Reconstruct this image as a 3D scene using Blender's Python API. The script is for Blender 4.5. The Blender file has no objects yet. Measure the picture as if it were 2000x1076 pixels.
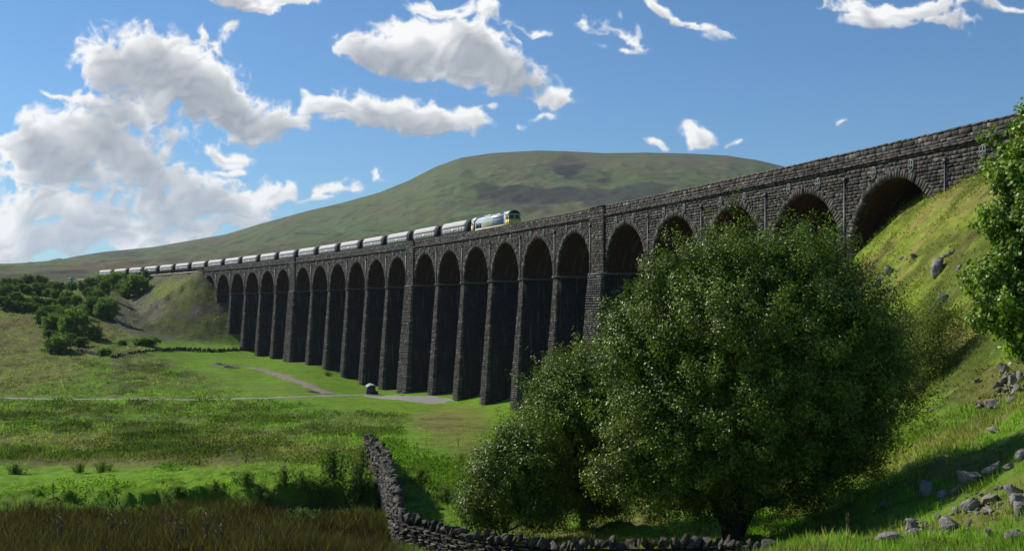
import bpy, math, random
import numpy as np
from mathutils import Vector

# ------------------------------------------------------------------ camera, sky, sun, exposure
SC = bpy.context.scene
F = 2198.0          # focal length in photo pixels (photo 2000 wide)
YH = 603.3          # eye level row
cam_d = bpy.data.cameras.new('camera')
cam = bpy.data.objects.new('camera', cam_d)
SC.collection.objects.link(cam)
cam.location = (0, 0, 0)
cam.rotation_euler = (math.radians(90), 0, 0)
cam_d.sensor_width = 36
cam_d.lens = F / 2000 * 36
cam_d.shift_y = (YH - 538) / 2000
cam_d.clip_start = 0.1
cam_d.clip_end = 30000
SC.camera = cam

SUN_AZ = -63.0      # clockwise from +Y (view direction); sun is left and beyond
SUN_EL = 39.0
SKY_STR = 0.115
SUN_STR = 5.0
HAZE = 4.0e-5
SC.view_settings.view_transform = 'Standard'
SC.view_settings.look = 'None'
SC.view_settings.exposure = 0.0
SC.view_settings.gamma = 1.0
SC.cycles.max_bounces = 6
SC.cycles.diffuse_bounces = 1
SC.cycles.glossy_bounces = 2
SC.cycles.transmission_bounces = 3
SC.cycles.transparent_max_bounces = 6
SC.cycles.sample_clamp_indirect = 4

az, el = math.radians(SUN_AZ), math.radians(SUN_EL)
to_sun = Vector((math.sin(az) * math.cos(el), math.cos(az) * math.cos(el), math.sin(el)))
sun_d = bpy.data.lights.new('sun', 'SUN')
sun_d.energy = SUN_STR
sun_d.angle = math.radians(0.5)
sun_d.color = (1.0, 0.94, 0.82)
sun = bpy.data.objects.new('sun', sun_d)
sun.rotation_euler = to_sun.to_track_quat('Z', 'Y').to_euler()
SC.collection.objects.link(sun)

world = bpy.data.worlds.new('World')
SC.world = world
world.use_nodes = True


def nnode(nt, typ, **kw):
    n = nt.nodes.new(typ)
    for k, v in kw.items():
        if k == 'ins':
            for i, val in v.items():
                n.inputs[i].default_value = val
        else:
            setattr(n, k, v)
    return n


def mnode(nt, op, a, b=None, c=None, clamp=False):
    n = nt.nodes.new('ShaderNodeMath')
    n.operation = op
    n.use_clamp = clamp
    for i, x in enumerate((a, b, c)):
        if x is None:
            continue
        if isinstance(x, (int, float)):
            n.inputs[i].default_value = x
        else:
            nt.links.new(x, n.inputs[i])
    return n.outputs[0]


# clouds: (column, row of the photo, half width, half height, tilt degrees, weight): their bearings, built as a far cloud layer below
CLOUDS = [
    (255, 120, 100, 60, 10, 1.0), (330, 165, 160, 85, 25, 1.1), (430, 205, 150, 55, 18, 1.1), (530, 235, 90, 26, 8, .9),
    (190, 195, 55, 28, 15, .75), (120, 180, 45, 9, 12, .5), (250, 225, 110, 30, 5, .8),
    (70, 280, 120, 62, 5, 1.1), (190, 275, 120, 60, 12, 1.0), (270, 300, 90, 50, 10, .9), (120, 345, 180, 50, 0, .7),
    (440, 292, 62, 17, 8, .75), (462, 320, 26, 7, 0, .55), (370, 250, 50, 20, 20, .5),
    (340, 385, 110, 60, 0, 1.05), (440, 370, 90, 40, 8, 1.0), (510, 390, 75, 42, 10, .95), (590, 385, 26, 24, 0, .6),
    (60, 420, 170, 55, 0, .75), (220, 430, 180, 45, 0, .7), (420, 425, 140, 25, 0, .7), (120, 480, 260, 35, -3, .7), (330, 460, 160, 22, -6, .5),
    (675, 375, 45, 22, -5, .8), (760, 355, 40, 10, 10, .5), (640, 400, 30, 10, 0, .5),
    (720, 90, 50, 35, 20, .75), (790, 95, 90, 50, 10, 1.0), (900, 110, 130, 60, 18, 1.15), (960, 140, 110, 42, 15, 1.1), (850, 120, 120, 40, 15, .9),
    (1075, 190, 52, 20, 0, .85), (1055, 217, 36, 8, -5, .6), (960, 216, 13, 11, 0, .5),
    (640, 218, 60, 24, 5, .85), (740, 220, 110, 40, 8, 1.1), (830, 240, 110, 32, 5, 1.05), (910, 243, 50, 22, 0, .9), (690, 245, 70, 18, 0, .8),
    (860, 25, 55, 22, 5, .55), (930, 35, 55, 20, 30, .5), (1030, 68, 50, 9, 5, .42), (900, 60, 60, 18, 20, .4),
    (430, 0, 90, 16, 5, .8), (540, 5, 70, 12, 0, .75), (480, 18, 50, 14, 0, .8), (460, 68, 22, 14, 0, .45),
    (1200, -5, 70, 14, 8, .7), (1290, 25, 90, 16, 25, .7), (1350, 48, 30, 10, 20, .6),
    (1225, 85, 42, 20, 30, .5), (1200, 105, 30, 9, 0, .45), (1145, 70, 30, 10, 20, .42), (1240, 98, 24, 14, 0, .42),
    (1365, 255, 34, 18, 10, .62), (1275, 283, 22, 10, 0, .58), (1440, 270, 10, 7, 0, .4), (1625, 247, 16, 6, 0, .38),
    (1760, 8, 160, 26, 0, .95), (1700, 35, 70, 28, -5, .85), (1830, 35, 60, 14, 8, .7), (1930, 5, 80, 14, 0, .8),
    (380, 70, 14, 14, 0, .4), (430, 110, 40, 22, 40, .35), (470, 480, 60, 10, -12, .4),
]


def build_world():
    nt = world.node_tree
    nt.nodes.clear()
    out = nt.nodes.new('ShaderNodeOutputWorld')
    bg = nt.nodes.new('ShaderNodeBackground')
    bg.inputs['Strength'].default_value = SKY_STR
    nt.links.new(bg.outputs[0], out.inputs[0])
    sky = nt.nodes.new('ShaderNodeTexSky')
    sky.sky_type = 'NISHITA'
    sky.sun_disc = False
    sky.sun_elevation = el
    sky.sun_rotation = az
    sky.altitude = 300
    sky.air_density = 1.0
    sky.dust_density = 0.3
    sky.ozone_density = 5.5
    clear = nt.nodes.new('ShaderNodeMix'); clear.data_type = 'RGBA'; clear.blend_type = 'MULTIPLY'
    clear.inputs['Factor'].default_value = 1.0
    clear.inputs['B'].default_value = (.60, .83, .95, 1)     # the deep blue of washed upland air
    nt.links.new(sky.outputs[0], clear.inputs['A'])
    nt.links.new(clear.outputs['Result'], bg.inputs['Color'])
    world.cycles.sampling_method = 'MANUAL'
    world.cycles.sample_map_resolution = 512


build_world()

# ------------------------------------------------------------------ helpers
rs = np.random.RandomState(7)


def vhash(ix, iy, seed):
    h = (ix.astype(np.int64) * 374761393 + iy.astype(np.int64) * 668265263 + seed * 974634777) & 0xffffffff
    h = ((h ^ (h >> 13)) * 1274126177) & 0xffffffff
    h = (h ^ (h >> 16)) & 0xffffff
    return h / float(0xffffff)


def vn(x, y, seed=0):
    x = np.asarray(x, float); y = np.asarray(y, float)
    ix = np.floor(x); iy = np.floor(y)
    fx = x - ix; fy = y - iy
    fx = fx * fx * (3 - 2 * fx); fy = fy * fy * (3 - 2 * fy)
    ix = ix.astype(np.int64); iy = iy.astype(np.int64)
    a = vhash(ix, iy, seed); b = vhash(ix + 1, iy, seed)
    c = vhash(ix, iy + 1, seed); d = vhash(ix + 1, iy + 1, seed)
    return (a + (b - a) * fx) * (1 - fy) + (c + (d - c) * fx) * fy


def fbm(x, y, octv=4, seed=0, gain=.5):
    t = 0; amp = 1; tot = 0
    x = np.asarray(x, float); y = np.asarray(y, float)
    for o in range(octv):
        t = t + amp * vn(x * 2 ** o + 13.7 * o, y * 2 ** o - 7.3 * o, seed + o * 17)
        tot += amp; amp *= gain
    return t / tot


def sstep(a, b, x):
    t = np.clip((x - a) / (b - a), 0, 1)
    return t * t * (3 - 2 * t)


def mesh_obj(name, V, quads=None, tris=None, mat=None, parent=None, col=None, sp=None, smooth=False):
    V = np.asarray(V, np.float32)
    me = bpy.data.meshes.new(name)
    loops = []; starts = []; tot = []
    n = 0
    if quads is not None and len(quads):
        q = np.asarray(quads, np.int32)
        loops.append(q.ravel()); starts.append(np.arange(len(q)) * 4); tot.append(np.full(len(q), 4)); n = len(q) * 4
    if tris is not None and len(tris):
        t = np.asarray(tris, np.int32)
        loops.append(t.ravel()); starts.append(n + np.arange(len(t)) * 3); tot.append(np.full(len(t), 3))
    loops = np.concatenate(loops); starts = np.concatenate(starts); tot = np.concatenate(tot)
    me.vertices.add(len(V)); me.vertices.foreach_set('co', V.ravel())
    me.loops.add(len(loops)); me.loops.foreach_set('vertex_index', loops.astype(np.int32))
    me.polygons.add(len(starts)); me.polygons.foreach_set('loop_start', starts.astype(np.int32))
    me.polygons.foreach_set('loop_total', tot.astype(np.int32))
    if smooth:
        me.polygons.foreach_set('use_smooth', np.ones(len(starts), bool))
    me.update(calc_edges=True)
    if col is not None:
        a = me.attributes.new('tint', 'FLOAT_COLOR', 'POINT')
        c = np.ones((len(V), 4), np.float32); c[:, :3] = col
        a.data.foreach_set('color', c.ravel())
    if sp is not None:
        a = me.attributes.new('sp', 'FLOAT_VECTOR', 'POINT')
        a.data.foreach_set('vector', np.asarray(sp, np.float32).ravel())
    if mat is not None:
        me.materials.append(mat)
    o = bpy.data.objects.new(name, me)
    SC.collection.objects.link(o)
    if parent is not None:
        o.parent = parent
    return o


def tag(o, label=None, cat=None, group=None, kind=None):
    if label: o['label'] = label
    if cat: o['category'] = cat
    if group: o['group'] = group
    if kind: o['kind'] = kind
    return o


def thing(name, label, cat, loc=(0, 0, 0), rotz=0, group=None):
    o = bpy.data.objects.new(name, None)
    o.empty_display_size = .3
    SC.collection.objects.link(o)
    o.location = loc; o.rotation_euler = (0, 0, rotz)
    return tag(o, label, cat, group)


def dup(root, loc, rotz=None, label=None, scale=None):
    r = root.copy(); SC.collection.objects.link(r)
    r.location = loc
    if rotz is not None: r.rotation_euler = (0, 0, rotz)
    if scale is not None: r.scale = scale
    if label: r['label'] = label
    for ch in list(root.children):
        c = ch.copy(); SC.collection.objects.link(c); c.parent = r
        for gch in list(ch.children):
            d = gch.copy(); SC.collection.objects.link(d); d.parent = c
    return r


class MB:
    """collects quads / tris of one mesh"""
    def __init__(s):
        s.V = []; s.Q = []; s.T = []; s.C = []; s.S = []; s.n = 0

    def add(s, V, Q=None, T=None, col=None, sp=None):
        V = np.asarray(V, float).reshape(-1, 3)
        if Q is not None and len(Q): s.Q.append(np.asarray(Q) + s.n)
        if T is not None and len(T): s.T.append(np.asarray(T) + s.n)
        s.V.append(V); s.n += len(V)
        s.C.append(np.tile(col, (len(V), 1)) if col is not None and np.ndim(col) == 1 else (col if col is not None else np.ones((len(V), 3))))
        s.S.append(sp if sp is not None else np.zeros((len(V), 3)))

    def box(s, x0, x1, y0, y1, z0, z1, bev=0.0):
        b = bev
        if b <= 0:
            V = [(x, y, z) for z in (z0, z1) for y in (y0, y1) for x in (x0, x1)]
            Q = [(0, 2, 3, 1), (4, 5, 7, 6), (0, 1, 5, 4), (2, 6, 7, 3), (0, 4, 6, 2), (1, 3, 7, 5)]
            s.add(V, Q)
        else:   # chamfered box: three-way profile rings
            rings = []
            for z, i in ((z0, b), (z0 + b, 0), (z1 - b, 0), (z1, b)):
                xa, xb, ya, yb = x0 + i, x1 - i, y0 + i, y1 - i
                rings.append([(xa + b, ya, z), (xb - b, ya, z), (xb, ya + b, z), (xb, yb - b, z), (xb - b, yb, z), (xa + b, yb, z), (xa, yb - b, z), (xa, ya + b, z)])
            V = [p for r in rings for p in r]
            Q = [(r * 8 + i, r * 8 + (i + 1) % 8, r * 8 + 8 + (i + 1) % 8, r * 8 + 8 + i) for r in range(3) for i in range(8)]
            Q += [(0, 7, 2, 1), (7, 6, 3, 2), (6, 5, 4, 3), (24, 25, 26, 31), (31, 26, 27, 30), (30, 27, 28, 29)]
            s.add(V, Q)
        return s

    def loft(s, sections, cap=True, closed=True):
        """sections: list of equal length rings of 3d points"""
        n = len(sections[0])
        V = [p for r in sections for p in r]
        m = n if closed else n - 1
        Q = [(k * n + i, k * n + (i + 1) % n, (k + 1) * n + (i + 1) % n, (k + 1) * n + i) for k in range(len(sections) - 1) for i in range(m)]
        T = []
        if cap and closed:
            V = V + [tuple(np.mean(sections[0], axis=0)), tuple(np.mean(sections[-1], axis=0))]
            c0 = len(V) - 2; c1 = len(V) - 1; b = (len(sections) - 1) * n
            T += [(c0, (i + 1) % n, i) for i in range(n)] + [(c1, b + i, b + (i + 1) % n) for i in range(n)]
        s.add(V, Q, T)
        return s

    def tube(s, pts, rad, n=6):
        pts = np.asarray(pts, float)
        secs = []
        for i, p in enumerate(pts):
            d = pts[min(i + 1, len(pts) - 1)] - pts[max(i - 1, 0)]
            d = d / (np.linalg.norm(d) + 1e-9)
            a = np.cross(d, (0, 0, 1.0)) if abs(d[2]) < .95 else np.cross(d, (1.0, 0, 0))
            a /= np.linalg.norm(a); b = np.cross(d, a)
            r = rad[i] if hasattr(rad, '__len__') else rad
            secs.append([p + r * (math.cos(t) * a + math.sin(t) * b) for t in np.linspace(0, 2 * math.pi, n, endpoint=False)])
        return s.loft(secs)

    def build(s, name, mat, parent=None, smooth=False, col=False, sp=False):
        return mesh_obj(name, np.concatenate(s.V), np.concatenate(s.Q) if s.Q else None, np.concatenate(s.T) if s.T else None,
                        mat, parent, np.concatenate(s.C) if col else None, np.concatenate(s.S) if sp else None, smooth)


# ------------------------------------------------------------------ materials
def mat_new(name):
    m = bpy.data.materials.new(name); m.use_nodes = True
    nt = m.node_tree; nt.nodes.clear()
    out = nt.nodes.new('ShaderNodeOutputMaterial')
    return m, nt, out


def principled(nt, out, rough=.8, spec=.3, metal=0.0):
    b = nt.nodes.new('ShaderNodeBsdfPrincipled')
    b.inputs['Roughness'].default_value = rough
    b.inputs['Specular IOR Level'].default_value = spec
    b.inputs['Metallic'].default_value = metal
    nt.links.new(b.outputs[0], out.inputs[0])
    return b


def ramp(nt, fac, stops):
    r = nt.nodes.new('ShaderNodeValToRGB')
    e = r.color_ramp.elements
    while len(e) < len(stops): e.new(0.5)
    for i, (p, c) in enumerate(stops):
        e[i].position = p; e[i].color = (*c, 1)
    nt.links.new(fac, r.inputs[0])
    return r.outputs[0]


def mixc(nt, fac, a, b, mode='MIX'):
    n = nt.nodes.new('ShaderNodeMix'); n.data_type = 'RGBA'; n.blend_type = mode
    for key, v in (('Factor', fac), ('A', a), ('B', b)):
        if isinstance(v, (int, float)): n.inputs[key].default_value = v
        elif isinstance(v, tuple): n.inputs[key].default_value = (*v, 1)
        else: nt.links.new(v, n.inputs[key])
    return n.outputs['Result']


def noise(nt, vec, scale, detail=4, rough=.55, dist=0):
    n = nt.nodes.new('ShaderNodeTexNoise')
    n.inputs['Scale'].default_value = scale; n.inputs['Detail'].default_value = detail
    n.inputs['Roughness'].default_value = rough; n.inputs['Distortion'].default_value = dist
    if vec is not None: nt.links.new(vec, n.inputs['Vector'])
    return n


def simple(name, color, rough=.7, spec=.3, metal=0.0, var=.25, scale=3.0, bump=0.0):
    m, nt, out = mat_new(name)
    b = principled(nt, out, rough, spec, metal)
    tc = nt.nodes.new('ShaderNodeTexCoord')
    nz = noise(nt, tc.outputs['Object'], scale, 5)
    c = ramp(nt, nz.outputs['Fac'], [(.3, tuple(x * (1 - var) for x in color)), (.7, tuple(min(1, x * (1 + var)) for x in color))])
    nt.links.new(c, b.inputs['Base Color'])
    if bump:
        bp = nt.nodes.new('ShaderNodeBump'); bp.inputs['Strength'].default_value = bump; bp.inputs['Distance'].default_value = .05
        nt.links.new(nz.outputs['Fac'], bp.inputs['Height']); nt.links.new(bp.outputs[0], b.inputs['Normal'])
    return m


def island_stone(name, stops, lich=.3, bumpd=.06, scale=2.2, tints=True):
    """stone blocks: every block has its own tone, blotched with dirt and lichen"""
    m, nt, out = mat_new(name)
    b = principled(nt, out, .74, .28)
    geo = nt.nodes.new('ShaderNodeNewGeometry')
    tc = nt.nodes.new('ShaderNodeTexCoord')
    c = ramp(nt, geo.outputs['Random Per Island'], stops)
    nz = noise(nt, geo.outputs['Position'], scale, 6, .6)
    dirt = ramp(nt, nz.outputs['Fac'], [(.32, (.45, .44, .42)), (.6, (1, 1, 1))])
    c = mixc(nt, .75, c, dirt, 'MULTIPLY')
    n2 = noise(nt, geo.outputs['Position'], scale * .35, 5, .65)
    lf = ramp(nt, n2.outputs['Fac'], [(.56, (0, 0, 0)), (.72, (lich, lich, lich))])
    c = mixc(nt, lf, c, (.20, .20, .13))
    nt.links.new(c, b.inputs['Base Color'])
    bp = nt.nodes.new('ShaderNodeBump'); bp.inputs['Strength'].default_value = .9; bp.inputs['Distance'].default_value = bumpd
    n3 = noise(nt, geo.outputs['Position'], scale * 3, 6, .65)
    nt.links.new(n3.outputs['Fac'], bp.inputs['Height']); nt.links.new(bp.outputs[0], b.inputs['Normal'])
    return m


def course_stone(name, c1, c2, mortar, bw=.75, rh=.4, streak=0.0, mort=.025):
    """coursed masonry laid in the wall's own coordinates (attribute sp)"""
    m, nt, out = mat_new(name)
    b = principled(nt, out, .93, .2)
    at = nt.nodes.new('ShaderNodeAttribute'); at.attribute_name = 'sp'
    nd = noise(nt, at.outputs['Vector'], 1.3, 4)
    sb = nnode(nt, 'ShaderNodeVectorMath', operation='SCALE'); nt.links.new(nd.outputs['Color'], sb.inputs[0]); sb.inputs['Scale'].default_value = .16
    ad = nnode(nt, 'ShaderNodeVectorMath', operation='ADD'); nt.links.new(at.outputs['Vector'], ad.inputs[0]); nt.links.new(sb.outputs[0], ad.inputs[1])
    br = nt.nodes.new('ShaderNodeTexBrick')
    nt.links.new(ad.outputs[0], br.inputs['Vector'])
    br.inputs['Color1'].default_value = (*c1, 1); br.inputs['Color2'].default_value = (*c2, 1); br.inputs['Mortar'].default_value = (*mortar, 1)
    br.inputs['Scale'].default_value = 1; br.inputs['Mortar Size'].default_value = mort; br.inputs['Mortar Smooth'].default_value = .4
    br.inputs['Brick Width'].default_value = bw; br.inputs['Row Height'].default_value = rh
    nz = noise(nt, at.outputs['Vector'], 2.4, 6, .6)
    dirt = ramp(nt, nz.outputs['Fac'], [(.3, (.5, .5, .5)), (.65, (1.15, 1.12, 1.1))])
    c = mixc(nt, .8, br.outputs['Color'], dirt, 'MULTIPLY')
    if streak:
        mp = nnode(nt, 'ShaderNodeMapping'); nt.links.new(at.outputs['Vector'], mp.inputs['Vector']); mp.inputs['Scale'].default_value = (1.6, .14, 1)
        ns = noise(nt, mp.outputs[0], 1.0, 5, .6)
        sf = ramp(nt, ns.outputs['Fac'], [(.55, (0, 0, 0)), (.72, (streak, streak, streak))])
        c = mixc(nt, sf, c, (.34, .31, .28))
    nt.links.new(c, b.inputs['Base Color'])
    bp = nt.nodes.new('ShaderNodeBump'); bp.inputs['Strength'].default_value = .8; bp.inputs['Distance'].default_value = .06
    h = mnode(nt, 'MULTIPLY_ADD', nz.outputs['Fac'], .5, mnode(nt, 'MULTIPLY', br.outputs['Fac'], -1.0))
    nt.links.new(h, bp.inputs['Height']); nt.links.new(bp.outputs[0], b.inputs['Normal'])
    return m


def leaf_mat(name, c_dark, c_light, trans=.35, rough=.45, spec=.4):
    m, nt, out = mat_new(name)
    at = nt.nodes.new('ShaderNodeAttribute'); at.attribute_name = 'tint'
    sx = nt.nodes.new('ShaderNodeSeparateColor'); nt.links.new(at.outputs['Color'], sx.inputs[0])
    c = mixc(nt, sx.outputs[0], c_dark, c_light)
    b = nt.nodes.new('ShaderNodeBsdfPrincipled')
    b.inputs['Roughness'].default_value = rough; b.inputs['Specular IOR Level'].default_value = spec
    nt.links.new(c, b.inputs['Base Color'])
    t = nt.nodes.new('ShaderNodeBsdfTranslucent')
    c2 = mixc(nt, 1.0, c, (1.25, 1.5, .5), 'MULTIPLY')
    nt.links.new(c2, t.inputs['Color'])
    mx = nt.nodes.new('ShaderNodeMixShader'); mx.inputs[0].default_value = trans
    nt.links.new(b.outputs[0], mx.inputs[1]); nt.links.new(t.outputs[0], mx.inputs[2])
    nt.links.new(mx.outputs[0], out.inputs[0])
    return m


def tint_mat(name, rough=.9, spec=.1, trans=0.0):
    """colour taken from the land cover of each vertex, broken up by fine noise"""
    m, nt, out = mat_new(name)
    at = nt.nodes.new('ShaderNodeAttribute'); at.attribute_name = 'tint'
    b = principled(nt, out, rough, spec)
    geo = nt.nodes.new('ShaderNodeNewGeometry')
    c = at.outputs['Color']
    if not trans:
        nz = noise(nt, geo.outputs['Position'], 1.1, 8, .7)
        v = ramp(nt, nz.outputs['Fac'], [(.3, (.5, .5, .45)), (.5, (1, 1, 1)), (.72, (1.5, 1.45, 1.3))])
        c = mixc(nt, .85, c, v, 'MULTIPLY')
        n4 = noise(nt, geo.outputs['Position'], .22, 7, .68)
        v4 = ramp(nt, n4.outputs['Fac'], [(.34, (.62, .6, .5)), (.5, (1, 1, 1)), (.68, (1.2, 1.12, 1.1))])
        c = mixc(nt, .7, c, v4, 'MULTIPLY')
        mp = nnode(nt, 'ShaderNodeMapping'); nt.links.new(geo.outputs['Position'], mp.inputs['Vector']); mp.inputs['Scale'].default_value = (1, .45, 2.2)
        n5 = noise(nt, mp.outputs[0], .02, 10, .7)
        v5 = ramp(nt, n5.outputs['Fac'], [(.36, (.55, .56, .55)), (.5, (1, 1, 1)), (.64, (1.25, 1.2, 1.1))])
        c = mixc(nt, .4, c, v5, 'MULTIPLY')
        n2 = noise(nt, geo.outputs['Position'], 5.0, 6, .7)
        bp = nt.nodes.new('ShaderNodeBump'); bp.inputs['Strength'].default_value = .8; bp.inputs['Distance'].default_value = .18
        nt.links.new(n2.outputs['Fac'], bp.inputs['Height']); nt.links.new(bp.outputs[0], b.inputs['Normal'])
    nt.links.new(c, b.inputs['Base Color'])
    if trans:
        t = nt.nodes.new('ShaderNodeBsdfTranslucent')
        nt.links.new(mixc(nt, 1.0, c, (1.3, 1.5, .7), 'MULTIPLY'), t.inputs['Color'])
        mx = nt.nodes.new('ShaderNodeMixShader'); mx.inputs[0].default_value = trans
        nt.links.new(b.outputs[0], mx.inputs[1]); nt.links.new(t.outputs[0], mx.inputs[2])
        nt.links.new(mx.outputs[0], out.inputs[0])
    return m


M = {}
M['ashlar'] = island_stone('quarried_limestone', [(0, (.026, .023, .021)), (.3, (.068, .060, .054)), (.55, (.105, .090, .079)), (.72, (.105, .076, .065)), (.9, (.155, .138, .118)), (1, (.26, .235, .20))], .3, .1, 2.6)
M['joint'] = simple('mortar_joint', (.03, .027, .024), .95, .1)
M['pierface'] = course_stone('pier_masonry', (.040, .034, .031), (.020, .017, .016), (.012, .011, .011), streak=.22)  # soot-stained stone, darkened further to carry the shade of the pier sides
M['barrel'] = course_stone('arch_brick_lining', (.095, .034, .020), (.045, .020, .014), (.03, .024, .02), .5, .25, streak=.35)
M['cope'] = island_stone('parapet_coping', [(0, (.075, .068, .055)), (.5, (.10, .09, .072)), (1, (.13, .118, .095))], .5)
M['iron'] = simple('cast_iron_plate', (.15, .17, .16), .55, .4, var=.3)
M['pipe'] = simple('drain_pipe_iron', (.06, .06, .068), .4, .5, var=.4)
M['ballast'] = simple('track_ballast', (.05, .046, .036), .95, .1, var=.5, scale=12, bump=1)
M['rail'] = simple('rail_steel', (.25, .2, .17), .4, .5, .6)
M['wall_stone'] = island_stone('dry_stone', [(0, (.025, .022, .019)), (.4, (.065, .056, .046)), (.7, (.11, .095, .076)), (1, (.22, .195, .155))], .6, .05, 5)
M['rock'] = island_stone('limestone_boulder', [(0, (.19, .17, .145)), (.5, (.27, .245, .21)), (1, (.38, .355, .31))], .5, .1, 3.2)
M['bark'] = simple('bark', (.05, .042, .032), .9, .2, var=.4, scale=6, bump=.8)
M['ground'] = tint_mat('grassland')
M['blade'] = tint_mat('grass_blades', .8, .04, trans=.45)
M['leaf_willow'] = leaf_mat('willow_leaf', (.028, .045, .004), (.25, .34, .028), .15, .40, .25)
M['leaf_syc'] = leaf_mat('broad_leaf', (.06, .105, .008), (.30, .44, .04), .3, .45, .35)
M['leaf_pale'] = leaf_mat('thin_leaf', (.09, .12, .02), (.21, .25, .045), .45, .5, .3)
M['leaf_bush_pale'] = leaf_mat('bush_leaf_pale', (.10, .16, .03), (.27, .36, .08), .45, .7, .1)
M['leaf_bush'] = leaf_mat('bush_leaf', (.06, .105, .025), (.19, .27, .06), .42, .7, .1)
M['wag_top'] = simple('wagon_upper_side', (.50, .46, .45), .55, .35, 0, var=.12, scale=1.2)  # paler, pinkish plates: the reflected sky and sun put into the colour
M['wag_side'] = simple('wagon_lower_side', (.30, .30, .29), .6, .3, 0, var=.2, scale=1.5)
M['wag_dark'] = simple('wagon_end_black', (.018, .016, .02), .7, .3, var=.4)
M['loco_green'] = simple('loco_grey_green', (.42, .50, .52), .5, .4, 0, var=.08)
M['loco_roof'] = simple('loco_roof_grey', (.5, .53, .55), .4, .5, .2, var=.15)
M['yellow'] = simple('cab_yellow', (.78, .52, .06), .45, .4, var=.1)
M['cream'] = simple('cab_pale_yellow', (.8, .68, .36), .45, .4, var=.1)
M['glass'] = simple('dark_glass', (.015, .02, .045), .08, .8, var=.1)
M['white'] = simple('white_paint', (.75, .76, .76), .5, .3, var=.06)
M['lamp'] = simple('headlamp_glass', (.85, .85, .8), .15, .8, var=.05)
M['dead'] = simple('dead_stem', (.26, .19, .09), .9, .1)

# ------------------------------------------------------------------ viaduct axis (a gentle curve)
TH0, KAP, XA, YA = math.radians(20.28), .00085, 13.44, 174.7


def W(s, off, z):
    """arc length s along the near face (0 at the nearest thick pier, growing away), off = metres behind it"""
    s = np.asarray(s, float); off = np.asarray(off, float); z = np.asarray(z, float)
    a = TH0 + KAP * s
    X = XA + (np.cos(a) - math.cos(TH0)) / KAP + np.cos(a) * off
    Y = YA + (np.sin(a) - math.sin(TH0)) / KAP + np.sin(a) * off
    return np.stack(np.broadcast_arrays(X, Y, z), -1)


def axis_coords(X, Y):
    """inverse of W: (s, off)"""
    cx = XA - math.cos(TH0) / KAP; cy = YA - math.sin(TH0) / KAP
    dx = X - cx; dy = Y - cy
    return (np.arctan2(dy, dx) - TH0) / KAP, np.hypot(dx, dy) - 1 / KAP


# ------------------------------------------------------------------ terrain
CP = [  # px, py (photo) and distance
    (0, 1076, 36), (300, 1076, 36), (600, 1076, 37), (-500, 1076, 36), (0, 1024, 51), (300, 1028, 51), (600, 1044, 50), (-500, 1022, 51),
    (0, 978, 62), (300, 972, 64), (450, 968, 64), (600, 972, 64), (700, 985, 62), (0, 935, 80), (300, 935, 74), (450, 928, 72), (600, 925, 71), (700, 925, 72),
    (0, 908, 90), (300, 905, 90), (600, 903, 86), (-500, 905, 90),
    (0, 880, 105), (300, 880, 105), (600, 878, 105), (850, 880, 92), (-500, 880, 105),
    (300, 840, 140), (0, 830, 150), (600, 820, 165), (900, 828, 160), (-500, 840, 140),
    (0, 779, 232), (300, 781, 230), (600, 779, 228), (800, 777, 240), (-500, 779, 232),
    (0, 745, 265), (300, 745, 268), (0, 700, 310), (300, 700, 320), (450, 722, 310), (0, 650, 350), (0, 612, 375),
    (150, 690, 325), (200, 645, 370), (100, 585, 420), (0, 562, 450), (200, 575, 440), (100, 556, 520), (-500, 650, 350), (-500, 562, 450),
    (0, 542, 560), (150, 547, 560), (-500, 540, 560), (0, 530, 700), (-500, 530, 700), (200, 532, 700),
    (1000, 795, 209), (890, 778, 237), (783, 764.6, 270), (714, 751.6, 294), (675, 737, 308), (642, 721.7, 321), (610, 712.6, 334),
    (569, 705, 351), (539, 699.6, 364), (510, 695.6, 377), (480, 685, 390), (454, 671, 402), (425, 663, 415), (600, 755, 262), (500, 740, 290),
    (380, 700, 345), (400, 640, 470), (700, 640, 480), (1000, 620, 480), (500, 560, 650), (1000, 570, 650), (1500, 500, 650),
    (950, 905, 82), (1000, 850, 130), (1100, 830, 150), (1100, 790, 195), (1200, 740, 180), (1300, 690, 168),
    (780, 1075, 48), (740, 905, 74), (850, 950, 70), (900, 1010, 58), (900, 1090, 44), (1000, 1090, 42.5), (1250, 1096, 40.5), (1450, 1090, 41), (1600, 1110, 36.5),
    (1200, 1025, 52), (1440, 1040, 47), (1100, 960, 64), (1300, 930, 66), (1500, 930, 60), (1300, 860, 85), (1500, 800, 85), (1300, 780, 120),
    (1480, 600, 140), (1580, 560, 128), (1680, 492, 113), (1810, 402, 101), (1960, 326, 90), (2100, 280, 84),
    (1700, 565, 95), (1850, 522, 80), (1990, 430, 74), (1900, 640, 64), (1980, 700, 54), (1780, 690, 72), (1650, 740, 78), (1950, 800, 50), (1850, 850, 50), (1700, 885, 52), (1600, 980, 48),
    (1990, 935, 36), (1850, 985, 38), (1750, 1045, 36), (1950, 1055, 30), (1600, 1085, 36), (2300, 800, 40), (2300, 1000, 28), (2400, 500, 60), (2400, 300, 90),
    (1200, 560, 250), (1600, 440, 250), (2000, 380, 250), (1700, 400, 160), (2000, 300, 130), (1400, 640, 200), (1200, 700, 230),
]
HARD = [(0, 3, -1.75), (0, 8, -2.6), (0, 16, -4.3), (0, 26, -6.9), (-8, 14, -4.8), (8, 14, -3.0), (-14, 26, -6.9), (13, 24, -4.6), (4, 3, -1.3), (-4, 3, -2.2), (-30, 24, -7), (25, 20, -1.5)]
_pts = []
for px, py, Z in CP:
    _pts.append(((px - 1000) / F, math.log(Z), -(py - YH) / F * Z))
for x, y, h in HARD:
    _pts.append((x / y, math.log(y), h))
_pts = np.array(_pts)
US, WS = 3.2, 1.0
_c = np.stack([_pts[:, 0] * US, _pts[:, 1] * WS], 1)


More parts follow.
